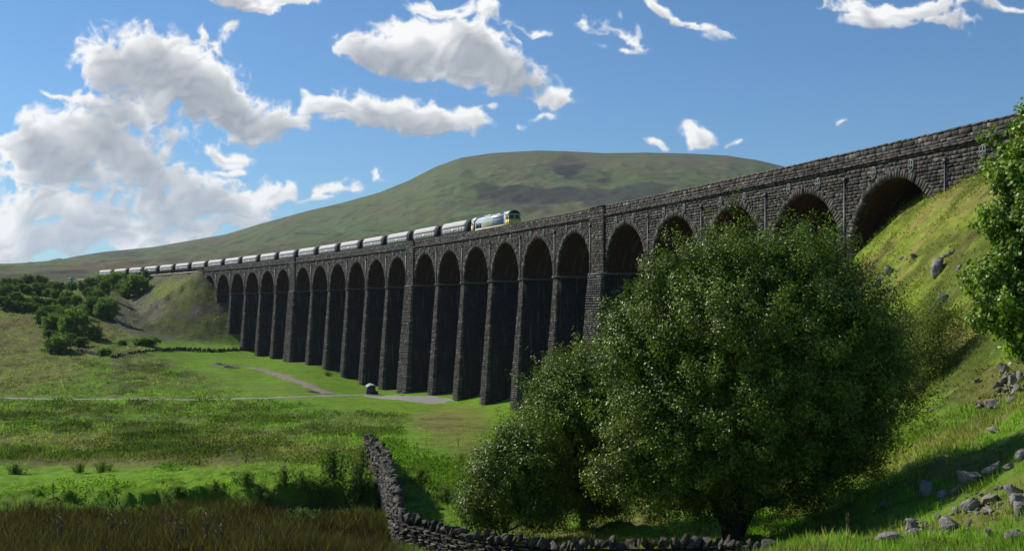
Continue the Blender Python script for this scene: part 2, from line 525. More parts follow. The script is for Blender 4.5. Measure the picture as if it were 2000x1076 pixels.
def _phi(d2):
    return np.where(d2 > 1e-12, .5 * d2 * np.log(d2 + 1e-30), 0)


_n = len(_c)
_A = np.zeros((_n + 3, _n + 3))
_A[:_n, :_n] = _phi(((_c[:, None] - _c[None]) ** 2).sum(-1)) + np.eye(_n) * 2e-4
_A[:_n, _n] = 1; _A[:_n, _n + 1:] = _c; _A[_n, :_n] = 1; _A[_n + 1:, :_n] = _c.T
_sol = np.linalg.solve(_A, np.concatenate([_pts[:, 2], [0, 0, 0]]))


def tps(u, w):
    u = np.asarray(u, float); sh = u.shape
    a = np.clip(u.ravel(), -.62, .62) * US; b = np.asarray(w, float).ravel() * WS
    out = np.empty(len(a))
    for i in range(0, len(a), 60000):
        x = a[i:i + 60000]; y = b[i:i + 60000]
        d2 = (x[:, None] - _c[None, :, 0]) ** 2 + (y[:, None] - _c[None, :, 1]) ** 2
        out[i:i + 60000] = _phi(d2) @ _sol[:_n] + _sol[_n] + x * _sol[_n + 1] + y * _sol[_n + 2]
    return out.reshape(sh)


SIL = np.array([(-900, 500), (-400, 512), (-100, 519), (0, 516), (60, 512), (110, 508), (150, 500), (200, 492), (250, 487), (300, 482), (340, 475), (440, 458), (520, 434), (600, 412), (660, 398), (740, 376),
                (800, 352), (850, 326), (900, 308), (960, 299), (1050, 294), (1100, 295), (1180, 299), (1260, 298), (1340, 300), (1420, 304), (1480, 313),
                (1530, 325), (1600, 345), (1700, 380), (1800, 420), (2000, 480), (2400, 520)], float)
RIDGE = 3300.0
Y1 = 620.0


def base_h(X, Y):
    """smooth ground level"""
    X = np.asarray(X, float); Y = np.asarray(Y, float)
    Yc = np.maximum(Y, 3.0)
    u = X / Yc
    h = tps(u, np.log(np.minimum(Yc, 640.0)))
    # moor and fell beyond
    Er = (YH - np.interp(1000 + F * u, SIL[:, 0], SIL[:, 1])) / F
    E0 = tps(u, np.full_like(u, math.log(Y1))) / Y1 if np.any(Yc > Y1) else 0
    t = np.clip(np.log(Yc / Y1) / math.log(RIDGE / Y1), 0, 1)
    Eh = E0 + (Er - E0) * (t ** 1.15)
    hf = Eh * np.minimum(Yc, RIDGE) - np.maximum(Yc - RIDGE, 0) * .12
    k = sstep(560, 700, Yc)
    h = h * (1 - k) + hf * k
    # scarp of the near bank, undercut and ragged
    Ye = 66.5 + (fbm(X / 5.0, X * 0 + 3, 4, 97) - .5) * 9
    win = sstep(-.44, -.30, u) * sstep(-.085, -.125, u)
    drop = (1 - sstep(0, 1.1, Y - Ye)) * sstep(54, 62, Y) * (.5 + 1.15 * win) * sstep(-.08, -.12, u)
    h = h - drop * (.75 + .5 * fbm(X / 1.7, Y / 1.7, 3, 98))
    h = h + (fbm(X / 3.2, Y / 4.0, 3, 99) - .5) * 1.5 * sstep(40, 47, Y) * sstep(64, 56, Y) * sstep(-.08, -.13, u)
    # railway embankments at both ends
    s, off = axis_coords(X, Y)
    for (sa, sb, sl) in ((287, 640, .72), (-400, -99, 1.6)):
        ds = np.maximum(np.maximum(sa - s, s - sb), 0)
        dd = np.hypot(ds, np.maximum(np.abs(off - 4.1) - 5.0, 0))
        ok = sstep(760, 600, Yc)
        emb = 14.3 - .0021 * np.clip(s, 0, 500) * .8 - sl * np.where(ds > 0, np.hypot(ds, np.maximum(np.abs(off - 4.1) - 3.0, 0)), dd)
        emb = emb - 1000 * (1 - ok)
        h = np.where(emb > h, emb, h)
    return h


def proj(X, Y, Z):
    Yc = np.maximum(Y, 1e-3)
    return 1000 + F * X / Yc, YH - F * Z / Yc


def seg_dist(X, Y, poly):
    d = np.full(np.shape(X), 1e9)
    for (ax, ay), (bx, by) in zip(poly[:-1], poly[1:]):
        vx, vy = bx - ax, by - ay
        t = np.clip(((X - ax) * vx + (Y - ay) * vy) / (vx * vx + vy * vy + 1e-9), 0, 1)
        d = np.minimum(d, np.hypot(X - ax - t * vx, Y - ay - t * vy))
    return d


def raymarch(px, py, y0=8, y1=3000, n=900):
    """first ground point along a line of sight; used once to survey where things stand"""
    Y = np.exp(np.linspace(math.log(y0), math.log(y1), n))
    X = (px - 1000) / F * Y
    hz = (YH - py) / F * Y
    g = base_h(X, Y)
    i = np.argmax(g > hz)
    if not (g > hz).any(): i = n - 1
    return X[i], Y[i], g[i]


PATH1 = [raymarch(x, y, 100)[:2] for x, y in ((-600, 776), (-200, 777), (0, 778), (200, 779.5), (400, 780.5), (560, 778), (640, 774), (720, 771), (800, 772))]
PATH2 = [raymarch(x, y, 100)[:2] for x, y in ((480, 716), (510, 722), (545, 732), (585, 746), (618, 760), (650, 772))]


def ell(px, py, cx, cy, rx, ry, n, k=.6):
    """soft ragged patch, 1 inside"""
    r = np.hypot((px - cx) / rx, (py - cy) / ry) + (n - .5) * k
    return sstep(1.15, .85, r)


def cover(X, Y, Z):
    """land cover: albedo, roughness of relief, height of the sward"""
    px, py = proj(X, Y, Z)
    nA = fbm(X / 9, Y / 14, 5, 3); nB = fbm(X / 2.5, Y / 3.5, 4, 5); nC = fbm(X / 40, Y / 60, 4, 9); nD = fbm(X / .8, Y / .8, 3, 11)
    def C(*c): return np.array(c, float)
    def mix(a, b, f): return a + (b - a) * f[..., None]
    lush = C(.135, .25, .014); mid = C(.115, .175, .026); dull = C(.135, .15, .042); brown = C(.165, .13, .055); dark = C(.05, .07, .018)
    rush = C(.05, .042, .018); tan = C(.20, .175, .06); gravel = C(.30, .27, .25)
    col = mix(np.broadcast_to(mid, X.shape + (3,)).copy(), dull, sstep(.42, .62, nA * .6 + nC * .4))
    col = mix(col, brown, sstep(.58, .75, nB * .5 + nC * .5) * .6)
    col = mix(col, dark, sstep(.60, .74, nB) * .5)
    nE = fbm(X / 4.5, Y / 9, 4, 15)
    col = mix(col, C(.115, .21, .022), sstep(.54, .66, nE) * .7)
    col = mix(col, C(.175, .155, .06), sstep(.50, .34, nE) * sstep(.45, .6, nC) * .6)
    rough = np.full(X.shape, 1.0); tall = np.full(X.shape, .5)
    # left meadow, browner
    f = ell(px, py, 20, 680, 170, 80, nA) * .6; col = mix(col, C(.165, .15, .05), f)
    # lush bank in front
    f = sstep(.30, .7, 1 - np.abs(py - 950) / 75 + (nA - .5) * .5) * sstep(55, 62, Y) * sstep(96, 86, Y) * sstep(760, 700, px)
    col = mix(col, lush, f); rough *= 1 - .35 * f; tall *= 1 - .5 * f
    # rushes at the bottom left
    f = sstep(58, 54, Y + (nB - .5) * 5 + (nA - .5) * 6) * sstep(840, 760, px); col = mix(col, rush, f); tall = tall * (1 - f) + 1.2 * f
    # dark wet hollows
    for cx, cy, rx, ry, st in ((300, 850, 85, 24, .85), (230, 890, 330, 14, .7), (140, 843, 42, 8, .8), (60, 815, 90, 9, .6), (20, 890, 60, 14, .7), (240, 797, 200, 6, .35), (660, 795, 110, 8, .45),
                               (280, 718, 45, 9, .7), (350, 731, 40, 7, .7), (220, 800, 22, 8, .6), (170, 712, 20, 5, .5), (430, 712, 28, 8, .4)):
        f = ell(px, py, cx, cy, rx, ry, nB, .5) * st; col = mix(col, dark, f); tall = tall + f * .25
    f = ell(px, py, 300, 848, 22, 9, nB, .5) * .8; col = mix(col, C(.08, .09, .012), f)
    f = ell(px, py, 250, 905, 260, 9, nB, .5) * .6; col = mix(col, C(.14, .115, .05), f)
    # mown green by the piers
    f = sstep(34, 20, np.abs(axis_coords(X, Y)[1] + 12) + (nA - .5) * 14) * sstep(20, 35, axis_coords(X, Y)[0]) * sstep(262, 245, axis_coords(X, Y)[0])
    col = mix(col, lush * .95, f); rough *= 1 - .75 * f; tall *= 1 - .85 * f
    f = ell(px, py, 900, 850, 130, 60, nA, .5) * .9; col = mix(col, lush, f); rough *= 1 - .7 * f; tall *= 1 - .7 * f
    f = ell(px, py, 870, 905, 150, 50, nA, .5) * .6 * sstep(62, 70, Y); col = mix(col, lush, f)
    f = sstep(1.35, .35, np.hypot((px - 880) / 85, (py - 825) / 42) + (nA - .5) * 1.3) * .8; col = mix(col, C(.21, .18, .06), f)
    f = sstep(1.3, .3, np.hypot((px - 915) / 40, (py - 875) / 45) + (nA - .5) * 1.2) * .5; col = mix(col, C(.18, .19, .04), f)
    f = ell(px, py, 560, 760, 90, 10, nA, .6) * .5; col = mix(col, mid, f)
    # gravel and paths
    f = ell(px, py, 795, 777, 110, 12, nB, .35); rough *= 1 - f; tall *= 1 - f
    d = seg_dist(X, Y, PATH1); f = sstep(2.2, .8, d + (nB - .5) * .8); col = mix(col, C(.2, .19, .1), f * .6); rough *= 1 - sstep(3, 1.5, d); tall *= 1 - sstep(6, 3, d)
    d = seg_dist(X, Y, PATH2); f = sstep(2.8, 1.0, d + (nB - .5) * 2.4); col = mix(col, C(.21, .185, .14), f * .85); rough *= 1 - f; tall *= 1 - f
    f = ell(px, py, 620, 765, 19, 3.2, nB, .3); col = mix(col, C(.05, .045, .045), f); tall *= 1 - f
    f = ell(px, py, 440, 716, 30, 5, nB, .9); col = mix(col, C(.12, .12, .06), f * .5)
    # right hand slope: drier, yellow green
    f = sstep(1560, 1700, px) * sstep(45, 60, Y) * sstep(150, 120, Y)
    col = mix(col, mix(np.broadcast_to(C(.18, .235, .028), X.shape + (3,)), C(.24, .20, .06), sstep(.50, .70, nA * .5 + nB * .5)), f * .85)
    tall = np.where(f > .5, tall * .6, tall)
    f2 = sstep(1000, 1150, px) * sstep(66, 55, Y) * sstep(28, 34, Y)
    col = mix(col, mix(np.broadcast_to(C(.13, .22, .025), X.shape + (3,)), C(.17, .18, .05), sstep(.45, .6, nB)), f2 * .85)
    # scree on the spoil cone at the far abutment
    f = ell(px, py, 355, 600, 145, 76, nA, .3) * sstep(330, 350, Y) * sstep(672, 660, py); col = mix(col, mix(np.broadcast_to(C(.10, .12, .032), X.shape + (3,)), C(.11, .095, .08), sstep(.46, .62, fbm(X / 6, Y / 6, 4, 21))), f * .9)
    f = ell(px, py, 340, 565, 45, 20, nA, .5) * sstep(330, 350, Y); col = mix(col, C(.13, .15, .03), f * .8)
    f = ell(px, py, 255, 610, 60, 30, nA, .5) * sstep(330, 350, Y); col = mix(col, C(.13, .115, .11), f * .6)
    # heather, rush and bracken mottling
    mt_ = fbm(X / 3.2, Y / 6.5, 5, 141, .6); m2_ = fbm(X / 30, Y / 50, 3, 143)
    f = sstep(.545, .62, mt_) * sstep(.35, .55, m2_ + .12) * sstep(110, 170, Y) * np.clip(tall * 2.2, 0, 1); col = mix(col, C(.06, .06, .022), f * .65)
    f = sstep(.50, .60, fbm(X / 2.2, Y / 2.6, 4, 145)) * sstep(1560, 1700, px) * sstep(45, 60, Y) * sstep(150, 120, Y); col = mix(col, C(.07, .085, .018), f * .7)
    # moor and fell
    far = sstep(430, 560, Y)
    n1 = fbm(X / 160, Y / 420, 5, 31); n2 = fbm(X / 45, Y / 160, 5, 33); n3 = fbm(X / 14, Y / 50, 4, 35)
    m = mix(np.broadcast_to(C(.098, .122, .040), X.shape + (3,)).copy(), C(.112, .102, .05), sstep(.46, .62, n1) * .7)
    m = mix(m, C(.085, .125, .040), sstep(.52, .64, n2) * .8)
    m = mix(m, C(.065, .06, .042), sstep(.55, .7, n3) * .5)
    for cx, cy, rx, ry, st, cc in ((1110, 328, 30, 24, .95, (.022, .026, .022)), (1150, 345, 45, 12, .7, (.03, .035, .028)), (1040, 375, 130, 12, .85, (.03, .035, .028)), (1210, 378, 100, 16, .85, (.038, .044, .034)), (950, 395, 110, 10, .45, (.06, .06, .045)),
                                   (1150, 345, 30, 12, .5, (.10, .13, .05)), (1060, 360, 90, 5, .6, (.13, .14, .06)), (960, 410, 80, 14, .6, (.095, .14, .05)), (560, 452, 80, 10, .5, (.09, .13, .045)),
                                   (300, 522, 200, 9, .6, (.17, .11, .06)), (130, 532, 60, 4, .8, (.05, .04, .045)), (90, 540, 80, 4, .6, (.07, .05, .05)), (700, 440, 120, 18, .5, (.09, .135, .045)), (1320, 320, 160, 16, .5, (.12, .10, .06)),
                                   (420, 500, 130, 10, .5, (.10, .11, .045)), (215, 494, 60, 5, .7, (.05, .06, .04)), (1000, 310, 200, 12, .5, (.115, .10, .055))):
        f = ell(px, py, cx, cy, rx, ry, n2, 1.1) * st; m = mix(m, C(*cc), f)  # heather and scree patches, the dark ones deepened to paint crag shadows
    # field walls and gullies on the fell
    for poly, wdt in ((((560, 455), (700, 452), (830, 455)), 1.0), (((520, 468), (545, 458), (640, 430), (700, 408)), .8), (((380, 492), (470, 470), (560, 440)), .7), (((640, 404), (760, 400), (880, 380), (940, 385), (1010, 372)), .6)):
        d = seg_dist(px, py, poly); f = sstep(1.6, .6, d + (n3 - .5) * 1.0) * .75 * wdt; m = mix(m, C(.04, .042, .03), f)
    col = mix(col, m, far)
    tall = tall * (1 - far)
    return col, rough, tall, (nA, nB, nD)


def relief(X, Y, rough):
    nB = fbm(X / 2.2, Y / 2.2, 3, 41); nT = fbm(X / .75, Y / .75, 2, 43); nL = fbm(X / 13, Y / 13, 3, 47)
    near = sstep(20, 35, Y)
    d = rough * ((nB - .5) * (.6 + .6 * sstep(90, 200, Y)) + (np.abs(nT - .5)) * .45 * sstep(260, 120, Y)) + (nL - .5) * 1.5 * sstep(60, 150, Y) * (.2 + .8 * rough)
    bank = sstep(57, 60, Y) * sstep(78, 70, Y) * sstep(-.07, -.12, X / np.maximum(Y, 1)); d = d + bank * (np.abs(fbm(X / 1.6, Y / 1.3, 4, 45) - .5) * -1.8 + .35)
    d = d * near
    far = sstep(600, 900, Y)
    g = (fbm(X / 260, Y / 300, 5, 51) - .5) * 26 + (np.abs(fbm(X / 110, Y / 240, 4, 53) - .5)) * -26 + (fbm(X / 30, Y / 60, 3, 55) - .5) * 9
    d = d * (1 - far) + g * far * sstep(RIDGE + 100, RIDGE - 700, Y) * sstep(600, 1600, Y)
    return d


def ground_h(X, Y):
    X = np.atleast_1d(np.asarray(X, float)); Y = np.atleast_1d(np.asarray(Y, float))
    b = base_h(X, Y)
    c, r, t, _ = cover(X, Y, b)
    return b + relief(X, Y, r)


def terrain(name, y0, y1, nu, ny, umax, kind='structure'):
    u = np.linspace(-1, 1, nu); u = np.sign(u) * (np.abs(u) ** 1.25) * umax if umax > .8 else u * umax
    w = np.linspace(math.log(y0), math.log(y1), ny)
    U, Wg = np.meshgrid(u, w)
    Y = np.exp(Wg); X = U * Y
    b = base_h(X, Y)
    col, r, t, _ = cover(X, Y, b)
    Z = b + relief(X, Y, r)
    V = np.stack([X, Y, Z], -1).reshape(-1, 3)
    i = np.arange(nu * ny).reshape(ny, nu)
    Q = np.stack([i[:-1, :-1], i[:-1, 1:], i[1:, 1:], i[1:, :-1]], -1).reshape(-1, 4)
    o = mesh_obj(name, V, Q, None, M['ground'], None, col.reshape(-1, 3), smooth=True)
    tag(o, kind=kind)
    return o


gnd = terrain('ground', 3, 640, 820, 900, 1.05)
hil = terrain('hills', 640, 6500, 1150, 520, 1.05)


# ------------------------------------------------------------------ clouds, a broken cumulus layer 14 km away
def build_clouds():
    xs = np.arange(-500, 2500, 2.0); ys = np.arange(-260, 600, 2.0)
    PX, PY = np.meshgrid(xs, ys)
    w1 = fbm(PX / 95, PY / 80, 4, 61, .40) - .5; w2 = fbm(PX / 95, PY / 80, 4, 67, .40) - .5
    X = PX + w1 * 120; Y = PY + w2 * 90
    D = np.full(PX.shape, -1.0)
    for (cx, cy, rx, ry, tilt, wt) in CLOUDS:
        t = math.radians(tilt); c, s_ = math.cos(t), math.sin(t)
        dx, dy = X - cx, Y - cy
        a = (dx * c + dy * s_) / (rx * 1.10); b = (-dx * s_ + dy * c) / (ry * 1.12)
        b = np.where(b > 0, b * 1.18, b)
        v = wt * (1 - np.hypot(a, b))
        k = .18
        m = np.maximum(D, v); D = m + np.maximum(k - np.abs(D - v), 0) ** 2 / (4 * k)
    n = fbm(PX / 46, PY / 38, 6, 71, .56)
    bil = 1 - np.abs(2 * fbm(PX / 34 + w1 * 2, PY / 30 + w2 * 2, 5, 73, .55) - 1)
    b2 = 1 - np.abs(2 * fbm(PX / 38 + w1 * 2, PY / 32 + w2 * 2, 2, 87, .4) - 1)
    b2 = b2 * b2 * (3 - 2 * b2)
    nl = fbm(PX / 70, PY / 52, 3, 79); bl = 1 - np.abs(2 * fbm(PX / 75 + w1, PY / 60 + w2, 3, 83) - 1)
    T = np.clip(D + (nl - .5) * 1.1 + (bl - .75) * .7 + (n - .5) * .25, 0, 1.2)
    D = D + (n - .53) * .58 + (bil - .80) * .62 + (b2 - .72) * .30
    T = T * sstep(-.02, .25, D)
    # optical depth from each point towards the sun (up and to the left, behind the layer)
    tau = T * .35
    for k in range(1, 9):
        dx = int(round(k * 2.0)); dy = int(round(k * 3.4))
        sh = np.zeros_like(T); sh[dy:, dx:] = T[:-dy, :-dx]
        tau = tau + sh * .33
    lit = np.exp(-np.maximum(tau - .18, 0) * 1.22)
    det = .5 + .5 * np.clip((n - .5) * 2.2 + (bil - .8) * 1.6, -1, 1)
    Hh = np.sqrt(np.clip(T + .05, 0, 2)) * 34 + (b2 * 26 + bl * 30 + nl * 14 + bil * 4) * np.clip(T * 3, 0, 1)
    gy, gx = np.gradient(Hh, 2.0)
    rim = np.clip(.52 + .26 * (gx * .5 + gy * .87), 0, 1.1)
    lit = np.clip(lit * (.80 + .46 * rim) + .10 * (rim - .5) + .08 * (det - .5), 0, 1)
    lo = sstep(240, 520, PY)[..., None]
    shade = np.array([.33, .37, .43]) * (1 - lo) + np.array([.40, .49, .58]) * lo
    bright = np.array([1.0, 1.0, 1.0])
    col = shade + (bright - shade) * (lit[..., None] ** .8)  # sunlit and shaded sides worked into the colour the clouds emit
    alpha = sstep(-.02, .36, D) * .99
    dirx = (PX - 1000) / F; dirz = (YH - PY) / F
    L = np.sqrt(dirx ** 2 + 1 + dirz ** 2)
    R = 14000 - T * 500
    V = np.stack([dirx / L * R, R / L, dirz / L * R], -1).reshape(-1, 3)
    ny, nx = PX.shape
    i = np.arange(nx * ny).reshape(ny, nx)
    Q = np.stack([i[:-1, :-1], i[:-1, 1:], i[1:, 1:], i[1:, :-1]], -1).reshape(-1, 4)
    al = alpha.reshape(-1)
    Q = Q[al[Q].max(1) > .004]
    used = np.unique(Q); mp = np.zeros(len(V), np.int64); mp[used] = np.arange(len(used))
    m, nt, out = mat_new('cloud')
    at = nt.nodes.new('ShaderNodeAttribute'); at.attribute_name = 'tint'
    aa = nt.nodes.new('ShaderNodeAttribute'); aa.attribute_name = 'sp'
    sx = nt.nodes.new('ShaderNodeSeparateXYZ'); nt.links.new(aa.outputs['Vector'], sx.inputs[0])
    em = nt.nodes.new('ShaderNodeEmission'); nt.links.new(at.outputs['Color'], em.inputs[0])
    tr = nt.nodes.new('ShaderNodeBsdfTransparent')
    mx = nt.nodes.new('ShaderNodeMixShader'); nt.links.new(sx.outputs[0], mx.inputs[0]); nt.links.new(tr.outputs[0], mx.inputs[1]); nt.links.new(em.outputs[0], mx.inputs[2])
    nt.links.new(mx.outputs[0], out.inputs[0])
    m.cycles.emission_sampling = 'NONE'
    o = mesh_obj('clouds', V[used], mp[Q], None, m, None, col.reshape(-1, 3)[used], np.stack([al[used]] * 3, -1), smooth=True)
    tag(o, kind='structure')


build_clouds()


# ------------------------------------------------------------------ viaduct
SPAN, PT, TT = 13.7, 1.83, 5.2
R0 = SPAN / 2
Z_SPR, Z_CR, Z_STR, Z_PAR = 5.57, 12.42, 14.2, 15.8
Z_DECK = 14.9
GRP = 6 * SPAN + 5 * PT + TT


def arch_s(k):
    if k >= 0:
        g, j = divmod(k, 6); return g * GRP + TT / 2 + R0 + (SPAN + PT) * j
    g, j = divmod(-k - 1, 6); return -(g * GRP + TT / 2 + R0 + (SPAN + PT) * j)


ARCHES = [arch_s(k) for k in range(-6, 18)]
S_A, S_B = -(GRP - TT / 2) - TT + .0, 3 * GRP - TT / 2 + 3.5     # masonry ends
THICK = [-GRP, 0.0, GRP, 2 * GRP, 3 * GRP]
WDT = 8.3
rb = np.random.RandomState(11)


def blocks(mb, s0, s1, z0, z1, prot, back=.08, inset=.045, jit=.03, col=None, base_off=None):
    """many stone blocks on the near face; arrays s0,s1,z0,z1; prot = how far each stands out"""
    n = len(s0)
    g = .012
    bo = 0.0 if base_off is None else base_off
    S = np.stack([s0 + g, s1 - g, s1 - g, s0 + g], 1); Zq = np.stack([z0 + g, z0 + g, z1 - g, z1 - g], 1)
    sg = np.array([1, -1, -1, 1]); zg = np.array([1, 1, -1, -1])
    j = rb.uniform(0, jit, (n, 4)); j2 = rb.uniform(0, jit, (n, 4))
    Sf = S + sg * (inset + j); Zf = Zq + zg * (inset + j2)
    fo = -prot[:, None] + rb.uniform(-.025, .025, (n, 4))
    b0 = np.broadcast_to(np.asarray(bo), (n,))[:, None]
    Vb = W(S, b0 + back + 0 * S, Zq); Vf = W(Sf, b0 + fo, Zf)
    V = np.concatenate([Vb, Vf], 1).reshape(-1, 3)
    o = (np.arange(n) * 8)[:, None, None]
    Q = np.array([[4, 5, 6, 7], [0, 1, 5, 4], [1, 2, 6, 5], [2, 3, 7, 6], [3, 0, 4, 7]])[None] + o
    mb.add(V, Q.reshape(-1, 4))


def course_grid(s0, s1, z0, z1, hmin=.27, hmax=.44, lmin=.32, lmax=.95):
    A = []
    z = z0
    while z < z1 - .15:
        h = rb.uniform(hmin, hmax)
        if z + h > z1 - .18: h = z1 - z
        s = s0 - rb.uniform(0, .5)
        while s < s1:
            l = rb.uniform(lmin, lmax)
            a, b = max(s, s0), min(s + l, s1)
            if s1 - b < .2: b = s1
            if b - a > .12: A.append((a, b, z, z + h))
            s += l
            if b == s1: break
        z += h
    return np.array(A)


def grid_strip(mb, ss, offs, zs):
    """surface through parallel arrays (n points along, m across)"""
    P = W(ss, offs, zs)
    n, m = P.shape[:2]
    i = np.arange(n * m).reshape(n, m)
    Q = np.stack([i[:-1, :-1], i[:-1, 1:], i[1:, 1:], i[1:, :-1]], -1).reshape(-1, 4)
    SPv = np.stack([ss + 0 * zs, zs, offs + 0 * zs], -1).reshape(-1, 3)
    mb.add(P.reshape(-1, 3), Q, sp=SPv)


def swept_box(mb, s0, s1, o0, o1, z0, z1, step=3.0, spmode='sz'):
    n = max(2, int((s1 - s0) / step) + 1)
    ss = np.linspace(s0, s1, n)
    ring = [(o0, z0), (o0, z1), (o1, z1), (o1, z0)]
    V = []; SPv = []
    for s_ in ss:
        for o_, z_ in ring:
            V.append(W(s_, o_, z_)); SPv.append((s_ + o_, z_, 0))
    Q = [(k * 4 + i, k * 4 + (i + 1) % 4, k * 4 + 4 + (i + 1) % 4, k * 4 + 4 + i) for k in range(n - 1) for i in range(4)]
    Q += [(0, 3, 2, 1), (4 * n - 4, 4 * n - 3, 4 * n - 2, 4 * n - 1)]
    mb.add(V, Q, sp=np.array(SPv))


via = thing('railway_viaduct', 'long curved dark stone viaduct of tall round arches carrying a goods train across the valley', 'viaduct', tuple(W(0, 4, -18)))
VI = via.matrix_world.copy()


def vpart(mb, name, mat, parent=None, **k):
    """meshes are made in world coordinates, then hung under the viaduct"""
    o = mb.build(name, mat, None, **k)
    o.parent = parent or via
    base = Vector(W(0, 4, -18))
    o.data.transform(__import__('mathutils').Matrix.Translation(-base))
    return o


def pier_taper(z):
    return np.clip((Z_SPR - z) / 26.0, 0, 1.2)


# spandrels, rings, barrels
for idx, sc_ in enumerate(ARCHES):
    near_q = sc_ < 130
    mbA = MB()
    # barrel (arch lining)
    th = np.linspace(0, math.pi, 33)
    ss = (sc_ - R0 * np.cos(th))[:, None] + np.zeros((1, 5))
    zz = (Z_SPR + R0 * np.sin(th))[:, None] + np.zeros((1, 5))
    oo = np.linspace(.02, WDT, 5)[None] + np.zeros((33, 1))
    P = W(ss, oo, zz)
    i = np.arange(33 * 5).reshape(33, 5)
    Q = np.stack([i[:-1, :-1], i[:-1, 1:], i[1:, 1:], i[1:, :-1]], -1).reshape(-1, 4)
    mbA.add(P.reshape(-1, 3), Q, sp=np.stack([oo, (R0 * th)[:, None] + 0 * oo, 0 * oo], -1).reshape(-1, 3))
    arch = vpart(mbA, 'arch_lining', M['barrel'], sp=True)
    # ring of voussoirs
    mbR = MB()
    nv = 58
    edges = np.linspace(0, math.pi, nv + 1)
    dep = .74 + rb.uniform(-.22, .34, nv)
    ri = R0 - .03
    V = []
    for k in range(nv):
        t0, t1 = edges[k] + .004, edges[k + 1] - .004
        pr = rb.uniform(.02, .15)
        ro = R0 + dep[k]
        if k == nv // 2: ro += .15; pr = .22
        ins = .03
        back = [(ri, t0), (ri, t1), (ro, t1), (ro, t0)]
        fr = [(ri + ins, t0 + .004), (ri + ins, t1 - .004), (ro - ins, t1 - .004), (ro - ins, t0 + .004)]
        for (r_, t_) in back: V.append((sc_ - r_ * math.cos(t_), .3, Z_SPR + r_ * math.sin(t_)))
        for (r_, t_) in fr: V.append((sc_ - r_ * math.cos(t_), -pr + rb.uniform(-.015, .015), Z_SPR + r_ * math.sin(t_)))
    V = np.array(V)
    o_ = (np.arange(nv) * 8)[:, None, None]
    Q = (np.array([[4, 5, 6, 7], [0, 1, 5, 4], [1, 2, 6, 5], [2, 3, 7, 6], [3, 0, 4, 7]])[None] + o_).reshape(-1, 4)
    mbR.add(W(V[:, 0], V[:, 1], V[:, 2]), Q)
    vpart(mbR, 'arch_ring', M['ashlar'])
    # spandrel bay: from middle of pier to middle of pier
    lo = PT / 2 if min(abs(sc_ - R0 - PT / 2 - t) for t in THICK) > 3 else 0.0
    hi = PT / 2 if min(abs(sc_ + R0 + PT / 2 - t) for t in THICK) > 3 else 0.0
    a_, b_ = sc_ - R0 - lo, sc_ + R0 + hi
    mbS = MB()
    sx_ = np.unique(np.concatenate([[a_, sc_ - R0 - 1e-3, sc_ + R0 + 1e-3, b_], sc_ - R0 * np.cos(np.linspace(0, math.pi, 25))]))
    bot = np.where(np.abs(sx_ - sc_) < R0, Z_SPR + np.sqrt(np.maximum(R0 ** 2 - (sx_ - sc_) ** 2, 0)), Z_SPR)
    for off_ in (0.03, WDT):
        zq = np.stack([bot, np.full_like(bot, Z_STR + .05)], 1)
        grid_strip(mbS, np.stack([sx_, sx_], 1), np.full_like(zq, off_), zq)
    sp_ = vpart(mbS, 'spandrel_wall', M['joint'], sp=True)
    B = course_grid(a_, b_, Z_SPR, Z_STR)
    cs = (B[:, 0] + B[:, 1]) / 2 - sc_; cz = (B[:, 2] + B[:, 3]) / 2 - Z_SPR
    corners = np.stack([np.hypot(B[:, i_] - sc_, np.maximum(B[:, j_] - Z_SPR, 0)) for i_ in (0, 1) for j_ in (2, 3)], 1)
    keep = (np.hypot(cs, cz) > R0 + .55) & (corners.min(1) > R0 + .25)
    B = B[keep]
    for half in (B[:, 0] < sc_ - .3, B[:, 0] >= sc_ - .3):
        H_ = B[half]; mbB = MB()
        blocks(mbB, H_[:, 0], H_[:, 1], H_[:, 2], H_[:, 3], rb.uniform(.0, .15, len(H_)))
        vpart(mbB, 'facing_stones', M['ashlar'], sp_)
    # oval tie plates either side of the crown
    for sg in (-1, 1):
        mbP = MB()
        s_p, z_p = sc_ + sg * 2.9, 13.25
        n = 20; ring = []
        for (ra, rz, of) in ((.42, .60, -.10), (.42, .60, -.20), (.31, .49, -.20), (.31, .49, -.13)):
            ring.append([tuple(W(s_p + ra * math.cos(t), of, z_p + rz * math.sin(t))) for t in np.linspace(0, 2 * math.pi, n, endpoint=False)])
        mbP.loft(ring, cap=False)
        mbP.add(W(s_p + np.array([-.4, .4, .4, -.4]), np.full(4, -.215), z_p + np.array([-.07, -.07, .07, .07])), [(0, 1, 2, 3)])
        swept_box(mbP, s_p - .36, s_p + .36, -.19, -.1, z_p - .05, z_p + .05)
        swept_box(mbP, s_p - .05, s_p + .05, -.21, -.1, z_p - .5, z_p + .5)
        vpart(mbP, 'tie_plate', M['iron'])

